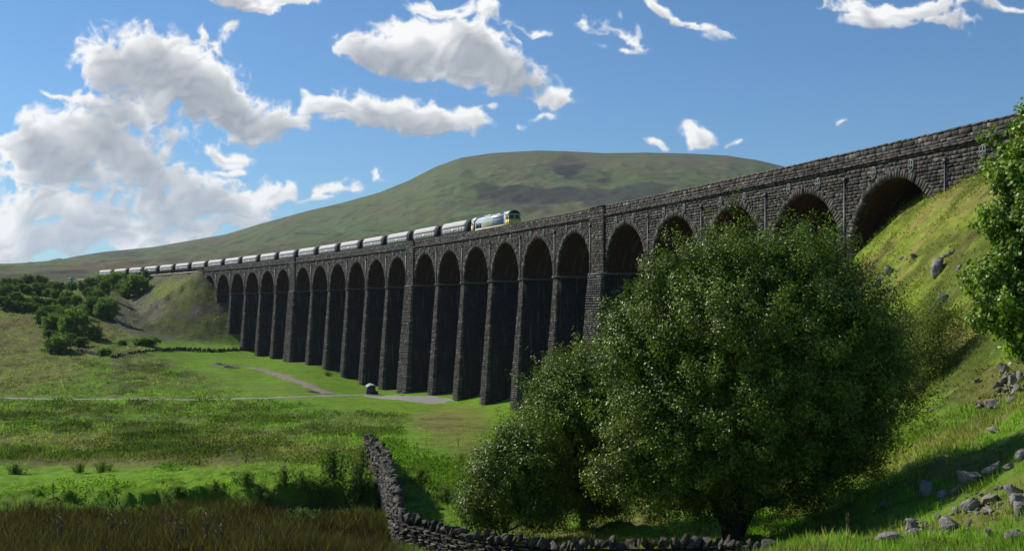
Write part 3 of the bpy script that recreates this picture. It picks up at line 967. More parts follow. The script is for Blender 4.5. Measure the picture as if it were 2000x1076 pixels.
# piers
PIERS = []
for a_, b_ in zip(ARCHES[:-1], ARCHES[1:]):
    PIERS.append(((a_ + b_) / 2, (b_ - a_) - 2 * R0))
PIERS.append((ARCHES[0] - R0 - TT / 2, TT)); PIERS.append((ARCHES[-1] + R0 + 3.0, 6.0))
ZB = -25.0
for (sp0, wd) in PIERS:
    thick = wd > 3
    mbp = MB()
    nz = 9
    zs = np.linspace(ZB, Z_SPR - .02, nz)
    tp = pier_taper(zs)
    hw = wd / 2 + tp * .75 - .02
    of0 = .04 - tp * .95 - (.35 if thick else 0); of1 = WDT + tp * .95
    # ring of four corners at every height with intermediate points
    ringV = []; ringS = []
    for z_, h_, f0, f1 in zip(zs, hw, of0, of1):
        for (s_, o_) in ((sp0 - h_, f0), (sp0 + h_, f0), (sp0 + h_, f1), (sp0 - h_, f1)):
            ringV.append(W(s_, o_, z_)); ringS.append((s_ + o_, z_, 0))
    Q = [(k * 4 + i, k * 4 + (i + 1) % 4, k * 4 + 4 + (i + 1) % 4, k * 4 + 4 + i) for k in range(nz - 1) for i in range(4)] + [(nz * 4 - 4, nz * 4 - 3, nz * 4 - 2, nz * 4 - 1)]
    mbp.add(ringV, Q, sp=np.array(ringS))
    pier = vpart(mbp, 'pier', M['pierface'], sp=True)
    # stones of the narrow near face
    z = ZB + 4
    L = []
    while z < Z_SPR - .45:
        h = rb.uniform(.28, .44)
        t_ = pier_taper(z + h / 2); hh = wd / 2 + t_ * .75
        cuts = [-hh]
        while cuts[-1] < hh - .25:
            cuts.append(min(hh, cuts[-1] + rb.uniform(.45, .95)))
            if hh - cuts[-1] < .25: cuts[-1] = hh
        for c0, c1 in zip(cuts[:-1], cuts[1:]):
            L.append((sp0 + c0, sp0 + c1, z, z + h, .04 - t_ * .95 - (.35 if thick else 0)))
        z += h
    L = np.array(L)
    mb2 = MB()
    blocks(mb2, L[:, 0], L[:, 1], L[:, 2], L[:, 3], rb.uniform(.0, .10, len(L)) - L[:, 4], back=.05, base_off=L[:, 4])
    vpart(mb2, 'facing_stones', M['ashlar'], pier)
    # impost course at the springing
    mb3 = MB()
    ex = .35 if thick else 0
    swept_box(mb3, sp0 - wd / 2 - .16, sp0 + wd / 2 + .16, -.2 - ex, WDT + .15, Z_SPR - .36, Z_SPR + .02)
    vpart(mb3, 'impost', M['cope'], sp=True)
    if thick:   # pilaster strip running up through the parapet
        mb4 = MB()
        swept_box(mb4, sp0 - wd / 2 + .02, sp0 + wd / 2 - .02, -.34, .5, Z_SPR + .02, Z_PAR + .02)
        swept_box(mb4, sp0 - wd / 2 + .02, sp0 + wd / 2 - .02, WDT - .2, WDT + .3, Z_SPR + .02, Z_PAR)
        swept_box(mb4, sp0 - wd / 2 - .0, sp0 + wd / 2 + .0, .5, WDT - .2, Z_SPR + .02, Z_STR)
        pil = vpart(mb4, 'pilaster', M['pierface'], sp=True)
        B = course_grid(sp0 - wd / 2 + .02, sp0 + wd / 2 - .02, Z_SPR + .02, Z_PAR)
        mb5 = MB(); blocks(mb5, B[:, 0], B[:, 1], B[:, 2], B[:, 3], rb.uniform(.36, .5, len(B)), back=.3 - .6, base_off=np.full(len(B), .0))
        vpart(mb5, 'facing_stones', M['ashlar'], pil)
        mb6 = MB(); swept_box(mb6, sp0 - wd / 2 - .04, sp0 + wd / 2 + .04, -.54, .6, Z_PAR, Z_PAR + .1)
        vpart(mb6, 'pilaster_cap', M['cope'])
    # iron drain pipe with a hopper head
    mbd = MB()
    so = sp0 + (0 if not thick else wd / 2 - .5)
    ox = .52 if thick else .2
    zlow = -17.0 if (thick and sp0 < 200) else Z_SPR - .4
    mbd.tube([W(so, -ox, Z_STR - 1.3), W(so, -ox, Z_SPR + .1), W(so, -ox - .12, Z_SPR - .45)] + ([W(so, -.5 - pier_taper(zlow) * .95, zlow)] if zlow < 0 else []), .085, 8)
    swept_box(mbd, so - .18, so + .18, -ox - .14, -ox + .12, Z_STR - 1.35, Z_STR - .95)
    vpart(mbd, 'drain_pipe', M['pipe'])

# string course, parapets, deck
segs = np.linspace(S_A, S_B, 9)
mbS = MB(); mbP = MB()
swept_box(mbS, S_A, S_B, -.30, .30, Z_STR, Z_STR + .26)
swept_box(mbS, S_A, S_B, -.20, .20, Z_STR - .14, Z_STR - .002)
stc = vpart(mbS, 'string_course', M['joint'], sp=True)
B = course_grid(S_A, S_B, Z_STR, Z_STR + .26, .26, .27, .7, 1.3)
mbS = MB(); blocks(mbS, B[:, 0], B[:, 1], B[:, 2], B[:, 3], rb.uniform(.36, .44, len(B)), back=-.25, inset=.02)
B = course_grid(S_A, S_B, Z_STR - .16, Z_STR - .005, .14, .16, .5, .9)
blocks(mbS, B[:, 0], B[:, 1], B[:, 2], B[:, 3], rb.uniform(.22, .27, len(B)), back=-.15, inset=.02)
vpart(mbS, 'string_stones', M['ashlar'], stc)
swept_box(mbP, S_A, S_B, .03, .48, Z_STR + .262, Z_PAR - .17)
par = vpart(mbP, 'parapet', M['joint'], sp=True)
mbQ = MB(); swept_box(mbQ, S_A, S_B, WDT - .2, WDT + .30, Z_STR, Z_STR + .26); vpart(mbQ, 'string_course', M['cope'], sp=True)
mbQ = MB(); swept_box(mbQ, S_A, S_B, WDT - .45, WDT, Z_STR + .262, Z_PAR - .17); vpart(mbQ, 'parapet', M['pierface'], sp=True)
B = course_grid(S_A, S_B, Z_STR + .27, Z_PAR - .17, .3, .42, .4, 1.1)
inth = np.zeros(len(B), bool)
mb7 = MB(); blocks(mb7, B[:, 0], B[:, 1], B[:, 2], B[:, 3], rb.uniform(.0, .11, len(B)), back=.05)
vpart(mb7, 'parapet_stones', M['ashlar'], par)
mb8 = MB()
e = S_A
L = []
while e < S_B:
    l = rb.uniform(.8, 1.5); L.append((e, min(e + l, S_B))); e += l
L = np.array(L)
for o0, o1 in ((-.09, .56), (WDT - .5, WDT + .08)):
    n = len(L)
    zt = Z_PAR + rb.uniform(-.02, .03, n)
    V = []
    for (o_, z_) in ((o0, np.full(n, Z_PAR - .17)), (o0, zt), (o1, zt), (o1, np.full(n, Z_PAR - .17))):
        V.append(W(L[:, 0] + .01, o_, z_)); V.append(W(L[:, 1] - .01, o_, z_))
    V = np.stack(V, 1).reshape(-1, 3)
    Q = (np.array([[0, 1, 3, 2], [2, 3, 5, 4], [4, 5, 7, 6], [0, 2, 4, 6], [1, 7, 5, 3], [0, 6, 7, 1]])[None] + (np.arange(n) * 8)[:, None, None]).reshape(-1, 4)
    mb8 = MB(); mb8.add(V, Q); vpart(mb8, 'parapet_coping', M['cope'])
mb9 = MB(); swept_box(mb9, S_A, S_B, .5, WDT - .47, Z_STR - .4, Z_DECK)
vpart(mb9, 'deck', M['joint'], sp=True)


def RAIL(s_): return 15.45 - .0021 * (s_ - 45)


trk = thing('railway_track', 'single railway line on ballast running along the top of the viaduct and bank', 'railway track', tuple(W(0, 4, 14)))
mt = MB()
ss = np.arange(-170, 560, 4.0)
for (oa, ob, za, zb_) in ((1.6, 6.7, -.95, -.35),):
    V = []
    for s_ in ss:
        r = RAIL(s_)
        V += [W(s_, oa, r - .9), W(s_, oa + .7, r - .3), W(s_, ob - .7, r - .3), W(s_, ob, r - .9)]
    n = len(ss)
    Q = [(k * 4 + i, k * 4 + i + 1, k * 4 + 5 + i, k * 4 + 4 + i) for k in range(n - 1) for i in range(3)]
    mt.add(V, Q)
o = mt.build('ballast_bed', M['ballast'], None); o.parent = trk; o.data.transform(__import__('mathutils').Matrix.Translation(-Vector(W(0, 4, 14))))
for oc in (3.43, 4.87):
    mr = MB(); V = []
    for s_ in ss:
        r = RAIL(s_); V += [W(s_, oc - .035, r - .3), W(s_, oc - .035, r), W(s_, oc + .035, r), W(s_, oc + .035, r - .3)]
    Q = [(k * 4 + i, k * 4 + i + 1, k * 4 + 5 + i, k * 4 + 4 + i) for k in range(n - 1) for i in range(3)]
    mr.add(V, Q)
    o = mr.build('rail', M['rail'], None); o.parent = trk; o.data.transform(__import__('mathutils').Matrix.Translation(-Vector(W(0, 4, 14))))

# ------------------------------------------------------------------ the train
OFFT = 4.15


def wheelset(parent, x, r=.46, mat=None):
    for sg in (-1, 1):
        m = MB(); m.tube([(x, sg * .72, r), (x, sg * .84, r)], r, 16); m.build('wheel', M['wag_dark'], parent)


def make_wagon():
    t = thing('hopper_wagon', 'x', 'railway wagon')
    L = 14.2
    prof = [(1.22, 1.10), (1.40, 1.45), (1.42, 2.35), (1.40, 2.44), (1.36, 2.75), (1.24, 3.15), (1.02, 3.48), (.80, 3.62), (.70, 3.66)]
    # lower plated side with ribs
    def side(lo, hi, mat, name, xl=L / 2):
        for sg in (-1, 1):
            m = MB()
            p = prof[lo:hi]
            secs = []
            for x in np.linspace(-xl, xl, 12):
                secs.append([(x, sg * y, z) for y, z in p] + [(x, sg * (y - .06), z) for y, z in reversed(p)])
            m.loft(secs)
            if hi == 3:
                for x in np.linspace(-xl + .5, xl - .5, 9): m.box(x - .05, x + .05, sg * 1.43 - .04, sg * 1.43 + .04, 1.2, 2.33)
            m.build(name, mat, t)
    side(0, 3, M['wag_side'], 'lower_side'); side(3, 9, M['wag_top'], 'upper_side')
    m = MB()
    for sg in (-1, 1):
        secs = [[(x, sg * y, z) for y, z in ((1.38, 2.35), (1.47, 2.36), (1.47, 2.44), (1.38, 2.45))] for x in (-L / 2, L / 2)]
        m.loft(secs)
    m.build('waist_rail', M['wag_dark'], t)
    # ends: rounded dark sheets bulging outwards, with a ladder
    for sg in (-1, 1):
        m = MB()
        full = prof + [(-y, z) for y, z in reversed(prof)]
        secs = []
        for f, dx in ((1.0, 0.0), (.99, .5), (.95, .95), (.86, 1.25), (.5, 1.4)):
            secs.append([(sg * (L / 2 - .02 + dx), y * f, 2.3 + (z - 2.3) * f) for y, z in full])
        m.loft(secs)
        e_ = m.build('end_sheet', M['wag_dark'], t)
        m = MB()
        for y in (-.95, -.55): m.box(sg * (L / 2 + 1.45) - .03, sg * (L / 2 + 1.45) + .03, y - .02, y + .02, 1.2, 3.3)
        for z in np.arange(1.4, 3.3, .32): m.box(sg * (L / 2 + 1.45) - .02, sg * (L / 2 + 1.45) + .02, -.95, -.55, z - .02, z + .02)
        m.build('ladder', M['wag_dark'], e_)
    m = MB()
    m.box(-8.8, 8.8, -1.25, 1.25, .95, 1.12)
    for x in (-3.2, 0, 3.2):
        m.loft([[(x - 1.3, -1.1, .96), (x + 1.3, -1.1, .96), (x + 1.3, 1.1, .96), (x - 1.3, 1.1, .96)], [(x - .4, -.5, .35), (x + .4, -.5, .35), (x + .4, .5, .35), (x - .4, .5, .35)]])
    m.build('underframe', M['wag_dark'], t)
    m = MB()
    for z0 in (3.60,):
        m.box(-L / 2, L / 2, -.72, -.62, 3.55, 3.70); m.box(-L / 2, L / 2, .62, .72, 3.55, 3.70)
        for x in (-L / 2 + .1, 0, L / 2 - .1): m.box(x - .08, x + .08, -.62, .62, 3.58, 3.68)
    m.build('top_rail', M['wag_side'], t)
    m = MB(); m.box(-1.0, .6, -1.452, -1.425, 1.6, 2.1); m.build('side_plate', M['cream'], t)
    for x in (-6.2, 6.2):
        m = MB(); m.box(x - 1.4, x + 1.4, -1.0, -.88, .35, .8, .04); m.box(x - 1.4, x + 1.4, .88, 1.0, .35, .8, .04); m.box(x - .2, x + .2, -.89, .89, .4, .95)
        b = m.build('bogie', M['wag_dark'], t)
        wheelset(b, x - .9); wheelset(b, x + .9)
    for sx in (-1, 1):
        for sy in (-.87, .87):
            m = MB(); m.tube([(sx * 8.75, sy, 1.05), (sx * 9.15, sy, 1.05)], .08, 8); m.tube([(sx * 9.15, sy, 1.05), (sx * 9.25, sy, 1.05)], .24, 12)
            m.build('buffer', M['wag_dark'], t)
    return t


def along(s_):
    a = TH0 + KAP * s_
    p = W(s_, OFFT, RAIL(s_))
    return tuple(p), math.atan2(-math.cos(a), math.sin(a))


ORD = ['First', 'Second', 'Third', 'Fourth', 'Fifth', 'Sixth', 'Seventh', 'Eighth', 'Ninth', 'Tenth', 'Eleventh', 'Twelfth', 'Thirteenth', 'Fourteenth', 'Fifteenth', 'Sixteenth', 'Seventeenth', 'Eighteenth', 'Nineteenth']
wag0 = make_wagon()
wag0['group'] = 'coal hopper wagons in the train'
S_W0 = 67.3 + 9.2
for i_ in range(19):
    p, r = along(S_W0 + 18.72 * i_)
    lab = '%s grey covered coal hopper wagon counted back from the locomotive' % ORD[i_].lower()
    if i_ == 18: lab = 'last grey coal hopper wagon at the far left end of the train'
    if i_ == 0: lab = 'grey coal hopper wagon coupled directly behind the green locomotive'
    if i_ == 0:
        wag0.location = p; wag0.rotation_euler = (0, 0, r); wag0['label'] = lab
    else:
        dup(wag0, p, r, lab)


def make_loco():
    t = thing('diesel_locomotive', 'grey green diesel locomotive with yellow cab front leading the coal train', 'locomotive')
    L = 20.6; h = L / 2
    # body between the cabs: narrower at cantrail, sloping to roof
    body = [(1.30, .95), (1.32, 2.65), (1.28, 2.75)]
    roof = [(1.28, 2.75), (1.05, 3.12), (.70, 3.45), (0, 3.55)]
    def ring(p, x): return [(x, y, z) for y, z in p] + [(x, -y, z) for y, z in reversed(p)]
    m = MB(); m.loft([ring(body, x) for x in (-h + 2.6, h - 2.6)]); bd = m.build('body', M['loco_green'], t)
    rf = roof[:-1]
    m = MB(); m.loft([ring(rf, x) for x in (-h + 2.75, h - 2.9)]); r_ = m.build('roof', M['loco_roof'], t)
    for bb in ((-h + 6.2, -h + 9.6, -.75, .75, 3.42, 3.75, .08), (-h + 9.8, -h + 14.4, -.62, .62, 3.42, 3.64, .06), (-h + 3.5, -h + 5.6, -.6, .6, 3.42, 3.55, .05), (-h + 15.6, -h + 16.4, -.3, .3, 3.42, 3.8, .05)):
        m = MB(); m.box(*bb); m.build('roof_housing', M['loco_roof'], r_)
    # cabs
    for sg in (1, -1):
        mat_f = M['yellow'] if sg > 0 else M['cream']
        cab = MB()
        c_lo = [(1.32, .75), (1.33, 1.95)]
        c_hi = [(1.33, 1.95), (1.31, 2.75)]
        xs0, xs1 = h - 2.45, h - .25
        # side panels
        cab.loft([ring([(1.32, .8), (1.33, 2.75), (1.18, 3.15)], sg * xs0), ring([(1.32, .8), (1.33, 2.75), (1.18, 3.15)], sg * (xs1 - .55)), ring([(1.30, .8), (1.31, 2.75), (1.16, 3.15)], sg * (xs1 - .35))])
        cb = cab.build('cab', M['loco_green'], t)
        # front: sloped windscreen and upright nose
        fr = MB()
        x0, x1, x2 = sg * (xs1 - .36), sg * (h), sg * (h - .42)
        fr.loft([[(x0, -1.31, .8), (x0, 1.31, .8), (x0, 1.32, 2.0), (x0, -1.32, 2.0)], [(x1 - sg * .1, -1.28, .8), (x1 - sg * .1, 1.28, .8), (x1 - sg * .1, 1.28, 1.98), (x1 - sg * .1, -1.28, 1.98)],
                 [(x1, -1.2, .88), (x1, 1.2, .88), (x1, 1.2, 1.92), (x1, -1.2, 1.92)]])
        fr.loft([[(x0 - sg * .1, -1.3, 1.99), (x0 - sg * .1, 1.3, 1.99), (x1 - sg * .1, 1.27, 1.99), (x1 - sg * .1, -1.27, 1.99)], [(x0 - sg * .1, -1.26, 3.0), (x0 - sg * .1, 1.26, 3.0), (x2, 1.2, 3.0), (x2, -1.2, 3.0)]])
        nose = fr.build('cab_front', mat_f, t)
        # side of the driver's end in the front colour
        for sy in (-1, 1):
            m = MB()
            m.box(min(sg * (xs1 - 1.5), sg * (xs1 - .34)), max(sg * (xs1 - 1.5), sg * (xs1 - .34)), sy * 1.335 - .012, sy * 1.335 + .012, .82, 1.95 if sg > 0 else 2.9)
            m.build('cab_side_panel', mat_f, t)
        # windscreens (two)
        for sy in (-1, 1):
            m = MB()
            ya, yb = sorted((sy * .09, sy * 1.12))
            def onf(z, y): f_ = (z - 1.99) / 1.01; return (x1 - sg * .1 + (x2 - x1 + sg * .1) * f_ + sg * .02, y * (1 - .03 * f_), z)
            m.loft([[onf(2.12, ya), onf(2.12, yb), onf(2.82, yb), onf(2.82, ya)], [tuple(np.array(onf(z, y)) - (sg * .04, 0, 0)) for z, y in ((2.12, ya), (2.12, yb), (2.82, yb), (2.82, ya))]])
            m.build('windscreen', M['glass'], nose)
            m = MB(); m.tube([(x1 - sg * .02, sy * .95, 1.15), (x1 + sg * .06, sy * .95, 1.15)], .13, 12); m.build('headlight', M['lamp'], nose)
            m = MB(); m.box(min(sg * (xs1 - 1.05), sg * (xs1 - .45)), max(sg * (xs1 - 1.05), sg * (xs1 - .45)), sy * 1.352 - .01, sy * 1.352 + .01, 2.05, 2.75); m.build('side_window', M['glass'], cb)
            m = MB(); m.box(min(sg * (xs0 + .12), sg * (xs0 + .62)), max(sg * (xs0 + .12), sg * (xs0 + .62)), sy * 1.34 - .012, sy * 1.34 + .012, 1.0, 2.95, .01); m.build('door', M['wag_dark'] if sg < 0 else M['loco_roof'], cb)
        # curved dark roof hood over the windows
        hd = MB(); secs = []
        arc = [(1.36, 2.93), (1.22, 3.22), (.98, 3.50), (.62, 3.74), (0, 3.86), (-.62, 3.74), (-.98, 3.50), (-1.22, 3.22), (-1.36, 2.93)]
        for x, k in ((sg * (h - .22), 1.0), (sg * (xs0 - .1), 1.0)):
            secs.append([(x, y, z) for y, z in arc])
        hd.loft(secs)
        hd.build('cab_roof', M['loco_roof'], t)
        hd = MB()
        fa = arc[1:-1]
        hd.loft([[(sg * (h - .21), y * .97, z - .04) for y, z in fa], [(sg * (h - .18), y * .95, z - .06) for y, z in fa]])
        hd.build('roof_front', M['wag_dark'], nose)
    # black grille, panels, sole bar
    for xa in (-h + 3.0, -h + 4.55):
        m = MB(); m.box(xa, xa + 1.4, -1.345, -1.30, 1.35, 2.35); m.build('radiator_grille', M['glass'], bd)
    m = MB()
    for x in (-h + 12.6, h - 3.4): m.box(x - .03, x + .03, -1.345, -1.30, 1.2, 2.7)
    m.box(-h + 12.6, h - 3.4, -1.345, -1.30, 2.66, 2.72); m.build('body_seam', M['wag_dark'], bd)
    m = MB(); m.box(-h + 2.6, h - 2.4, -1.38, 1.38, .86, 1.12, .02); m.build('sole_bar', M['cream'], t)
    m = MB(); m.box(-h + .6, h - .6, -1.2, 1.2, .62, .858); m.box(-3.2, 3.2, -1.25, 1.25, .25, .62, .06); m.build('fuel_tank', M['wag_dark'], t)
    for x in (-6.4, 6.4):
        m = MB(); m.box(x - 2.1, x + 2.1, -1.08, -.92, .35, .8, .04); m.box(x - 2.1, x + 2.1, .92, 1.08, .35, .8, .04); m.box(x - .4, x + .4, -.93, .93, .4, .7)
        b = m.build('bogie', M['wag_dark'], t)
        for dx in (-1.7, 0, 1.7): wheelset(b, x + dx, .5)
    for sx in (-1, 1):
        for sy in (-.87, .87):
            m = MB(); m.tube([(sx * (h - .1), sy, 1.0), (sx * (h + .3), sy, 1.0)], .09, 8); m.tube([(sx * (h + .3), sy, 1.0), (sx * (h + .36), sy, 1.0)], .24, 12); m.build('buffer', M['wag_dark'], t)
    # lettering on the side
    cu = bpy.data.curves.new('lettering', 'FONT'); cu.body = 'Freightliner'; cu.size = 1.05; cu.extrude = .004; cu.align_x = 'CENTER'; cu.align_y = 'CENTER'
    to = bpy.data.objects.new('tmp_text', cu); SC.collection.objects.link(to)
    dg = bpy.context.evaluated_depsgraph_get()
    me = bpy.data.meshes.new_from_object(to.evaluated_get(dg)); bpy.data.objects.remove(to)
    me.materials.clear(); me.materials.append(M['yellow'])
    lt = bpy.data.objects.new('lettering', me); SC.collection.objects.link(lt); lt.parent = bd
    lt.rotation_euler = (math.radians(90), 0, 0); lt.location = (-h + 9.3, -1.345, 1.95)
    return t


loco = make_loco()
p, r = along(45.8 + 10.3)
loco.location = p; loco.rotation_euler = (0, 0, r)


# ------------------------------------------------------------------ things standing on the land
Mtx = __import__('mathutils').Matrix
rg = np.random.RandomState(5)


def at(px, py, Z):
    return np.array([(px - 1000) / F * Z, Z, (YH - py) / F * Z])


_t = (1 + 5 ** .5) / 2
_iv = np.array([(-1, _t, 0), (1, _t, 0), (-1, -_t, 0), (1, -_t, 0), (0, -1, _t), (0, 1, _t), (0, -1, -_t), (0, 1, -_t), (_t, 0, -1), (_t, 0, 1), (-_t, 0, -1), (-_t, 0, 1)], float)
_if = [(0, 11, 5), (0, 5, 1), (0, 1, 7), (0, 7, 10), (0, 10, 11), (1, 5, 9), (5, 11, 4), (11, 10, 2), (10, 7, 6), (7, 1, 8), (3, 9, 4), (3, 4, 2), (3, 2, 6), (3, 6, 8), (3, 8, 9), (4, 9, 5), (2, 4, 11), (6, 2, 10), (8, 6, 7), (9, 8, 1)]


def subdiv(V, Fc):
    V = [tuple(v) for v in V]; cache = {}; out = []
    def mid(a, b):
        k = (min(a, b), max(a, b))
        if k not in cache:
            cache[k] = len(V); V.append(tuple((np.array(V[a]) + np.array(V[b])) / 2))
        return cache[k]
    for a, b, c in Fc:
        x, y, z = mid(a, b), mid(b, c), mid(c, a)
        out += [(a, x, z), (b, y, x), (c, z, y), (x, y, z)]
    V = np.array(V); V /= np.linalg.norm(V, axis=1)[:, None]
    return V, out


ICO1 = subdiv(_iv, _if); ICO2 = subdiv(*ICO1)


def rock_geo(size, seed, level=1, box=.55, rough=.22):
    V, T = (ICO1 if level == 1 else ICO2)
    r = np.random.RandomState(seed)
    P = np.sign(V) * np.abs(V) ** box; sk = r.uniform(-.35, .35, (3, 3)); np.fill_diagonal(sk, 1); P = P @ sk
    # a few flat chops make facets
    for _ in range(9):
        n = r.normal(size=3); n /= np.linalg.norm(n); d = r.uniform(.42, .8)
        k = np.maximum(P @ n - d, 0); P = P - k[:, None] * n
    P = P * (1 + r.uniform(-rough, rough, (len(P), 1)) * .2); P = P / (np.abs(P).max(0) + .05)
    return P * np.array(size) * .5, np.array(T)


def rot_m(rx, ry, rz):
    return np.array(__import__('mathutils').Euler((rx, ry, rz)).to_matrix())


def dry_wall(name, pts, label, cap_limit, seed, hstone=.17, group=None, tmin=0, far=False):
    """pts: list of (x, y, z of the top). Rubble body both sides, coping of slabs on edge."""
    P = np.array(pts); d = np.r_[0, np.cumsum(np.linalg.norm(np.diff(P[:, :2], axis=0), axis=1))]
    tot = d[-1]
    def pos(s_):
        x = np.interp(s_, d, P[:, 0]); y = np.interp(s_, d, P[:, 1]); z = np.interp(s_, d, P[:, 2])
        e_ = .4
        x2 = np.interp(min(s_ + e_, tot), d, P[:, 0]) - np.interp(max(s_ - e_, 0), d, P[:, 0])
        y2 = np.interp(min(s_ + e_, tot), d, P[:, 1]) - np.interp(max(s_ - e_, 0), d, P[:, 1])
        return x, y, z, math.atan2(y2, x2)
    r = random.Random(seed)
    t = thing(name, label, 'dry stone wall', tuple(P[0] - np.array([0, 0, 1.4])), group=group)
    base = P[0] - np.array([0, 0, 1.4])
    body = MB()
    capz = .38
    n = int(tot / .5) + 2
    core = []
    for s_ in np.linspace(0, tot, n):
        x, y, z, a = pos(s_)
        g = float(base_h(np.array([x]), np.array([y]))[0]) - .4
        nx, ny = -math.sin(a), math.cos(a)
        w0, w1 = .24, .15
        zt = z - capz
        core.append([(x - nx * w0 - base[0], y - ny * w0 - base[1], g - base[2]), (x - nx * w1 - base[0], y - ny * w1 - base[1], zt - base[2]),
                     (x + nx * w1 - base[0], y + ny * w1 - base[1], zt - base[2]), (x + nx * w0 - base[0], y + ny * w0 - base[1], g - base[2])])
    body.loft(core)
    bd = body.build('wall_core', M['joint'], t)
    st = MB()
    for side in (-1, 1):
        s_ = 0
        h = 0.0
        while h < 1.75:
            hs = r.uniform(.08, .19); s_ = r.uniform(0, .3)
            while s_ < tot:
                l = r.uniform(.22, .6)
                x, y, z, a = pos(min(s_ + l / 2, tot))
                zc = z - capz - .02 - h - hs / 2
                w = .19 + h * .06
                nx, ny = -math.sin(a), math.cos(a)
                V, T = rock_geo((l * 1.12, .30, hs * 1.2), r.randrange(9999), 1, .3)
                V = V @ rot_m(r.uniform(-.1, .1), r.uniform(-.12, .12), a + r.uniform(-.15, .15)).T
                off = side * (w - .06 + r.uniform(-.04, .05))
                st.add(V + np.array([x + nx * off, y + ny * off, zc]) - base, T=T)
                s_ += l
            h += hs
    st.build('wall_stones', M['wall_stone'], bd)
    s_ = 0.05; k = 0; rest = MB(); nrest = 0
    caps = []
    while s_ < tot:
        th_ = r.uniform(.14, .32) if r.random() < .6 else r.uniform(.32, .55)
        hh = r.uniform(.40, .66); ww = r.uniform(.38, .58)
        x, y, z, a = pos(s_ + th_ / 2)
        V, T = rock_geo((th_ * 1.15, ww * 1.1, hh), r.randrange(99999), 2, .3, .3)
        lean = r.uniform(-.1, .85)
        R_ = rot_m(r.uniform(-.25, .25), lean, a + r.uniform(-.35, .35))
        V = V @ R_.T
        caps.append((V, T, np.array([x, y, z - capz + hh * .38])))
        s_ += th_ * (.80 + abs(lean) * .15) + r.uniform(0, .03)
    caps.sort(key=lambda c: c[2][1])
    for i_, (V, T, c) in enumerate(caps):
        if i_ < cap_limit:
            m = MB(); m.add(V, T=T); o = m.build('coping_stone', M['wall_stone'], t); o.location = tuple(c - base)
        else:
            rest.add(V + c - base, T=T); nrest += 1
    if nrest:
        o = rest.build('coping_stones', M['wall_stone'], t); o['kind'] = 'stuff'
    return t


W1 = [at(717, 846, 75), at(752, 876, 66), at(763, 908, 59), at(770, 938, 54), at(778, 972, 50), at(788, 1002, 47)]
W2 = [at(788, 1002, 47), at(830, 1010, 46), at(865, 1022, 45), at(915, 1038, 43.5), at(990, 1045, 42.5), at(1040, 1047, 42), at(1090, 1057, 41.5), at(1132, 1052, 41), at(1220, 1052, 40.5),
      at(1287, 1051, 40.2), at(1400, 1049, 40), at(1515, 1058, 38.5), at(1595, 1069, 37.3), at(1680, 1085, 36), at(1760, 1110, 34.5)]
dry_wall('dry_stone_wall', W1[::-1] , 'tumbledown dry stone wall running away from the foreground corner up the meadow', 45, 3)
dry_wall('dry_stone_wall', W2, 'dark dry stone wall with upright coping slabs along the bottom edge under the trees', 55 + 10, 4)


# far boundary wall below the embankment
def far_wall(pix, label):
    P = [raymarch(x, y, 200) for x, y in pix]
    P = [(a, b, float(ground_h(a, b)[0]) + 1.15) for a, b, c in P]
    base = np.array(P[0]) - (0, 0, 1.2)
    m = MB(); secs = []
    Pn = np.array(P); d = np.r_[0, np.cumsum(np.linalg.norm(np.diff(Pn[:, :2], axis=0), axis=1))]
    r = np.random.RandomState(3)
    st = MB()
    for s_ in np.arange(0, d[-1], 1.0):
        x, y, z = [np.interp(s_, d, Pn[:, k]) for k in range(3)]
        z += r.uniform(-.12, .12)
        V, T = rock_geo((1.25, .6, 1.9), r.randint(9999), 1, .4)
        V = V @ rot_m(0, 0, math.atan2(np.interp(s_ + 1, d, Pn[:, 1]) - y, np.interp(s_ + 1, d, Pn[:, 0]) - x)).T
        st.add(V + np.array([x, y, z - .85]) - base, T=T)
    o = st.build('dry_stone_wall', M['wall_stone'], None); o.location = tuple(base)
    tag(o, label, 'dry stone wall')


far_wall([(108, 686), (155, 686), (175, 690), (196, 699)], 'short dark field wall at the foot of the bushes on the left')
far_wall([(221, 699), (276, 691), (351, 684), (426, 687), (476, 684)], 'long dark field wall running across the green to the far piers')


def ribbon(name, pts, width, mat, seed, taper=False):
    P = np.array(pts); d = np.r_[0, np.cumsum(np.linalg.norm(np.diff(P, axis=0), axis=1))]
    n = int(d[-1] / 1.2) + 2; ss = np.linspace(0, d[-1], n)
    sm = lambda a: np.convolve(np.pad(a, 6, 'edge'), np.ones(13) / 13, 'valid')
    X = sm(np.interp(ss, d, P[:, 0])); Y = sm(np.interp(ss, d, P[:, 1]))
    tx, ty = np.gradient(X), np.gradient(Y); q = np.hypot(tx, ty); nx, ny = -ty / q, tx / q
    wl = width * .5 * (1 + (vn(ss / 3.0, ss * 0, seed) - .5) * .7); wr = width * .5 * (1 + (vn(ss / 2.5, ss * 0 + 5, seed) - .5) * .7)
    if taper: k = np.clip(ss / 12, .15, 1); wl *= k; wr *= k
    c = np.linspace(-1, 1, 7)[None, :]
    off = np.where(c < 0, c * wl[:, None], c * wr[:, None])
    GX = X[:, None] + nx[:, None] * off; GY = Y[:, None] + ny[:, None] * off
    Z = ground_h(GX.ravel(), GY.ravel()).reshape(GX.shape) + .10 - .08 * np.abs(c) ** 3
    i = np.arange(GX.size).reshape(GX.shape)
    Q = np.stack([i[:-1, :-1], i[:-1, 1:], i[1:, 1:], i[1:, :-1]], -1).reshape(-1, 4)
    o = mesh_obj(name, np.stack([GX, GY, Z], -1).reshape(-1, 3), Q, None, mat, smooth=True)
    tag(o, kind='structure')


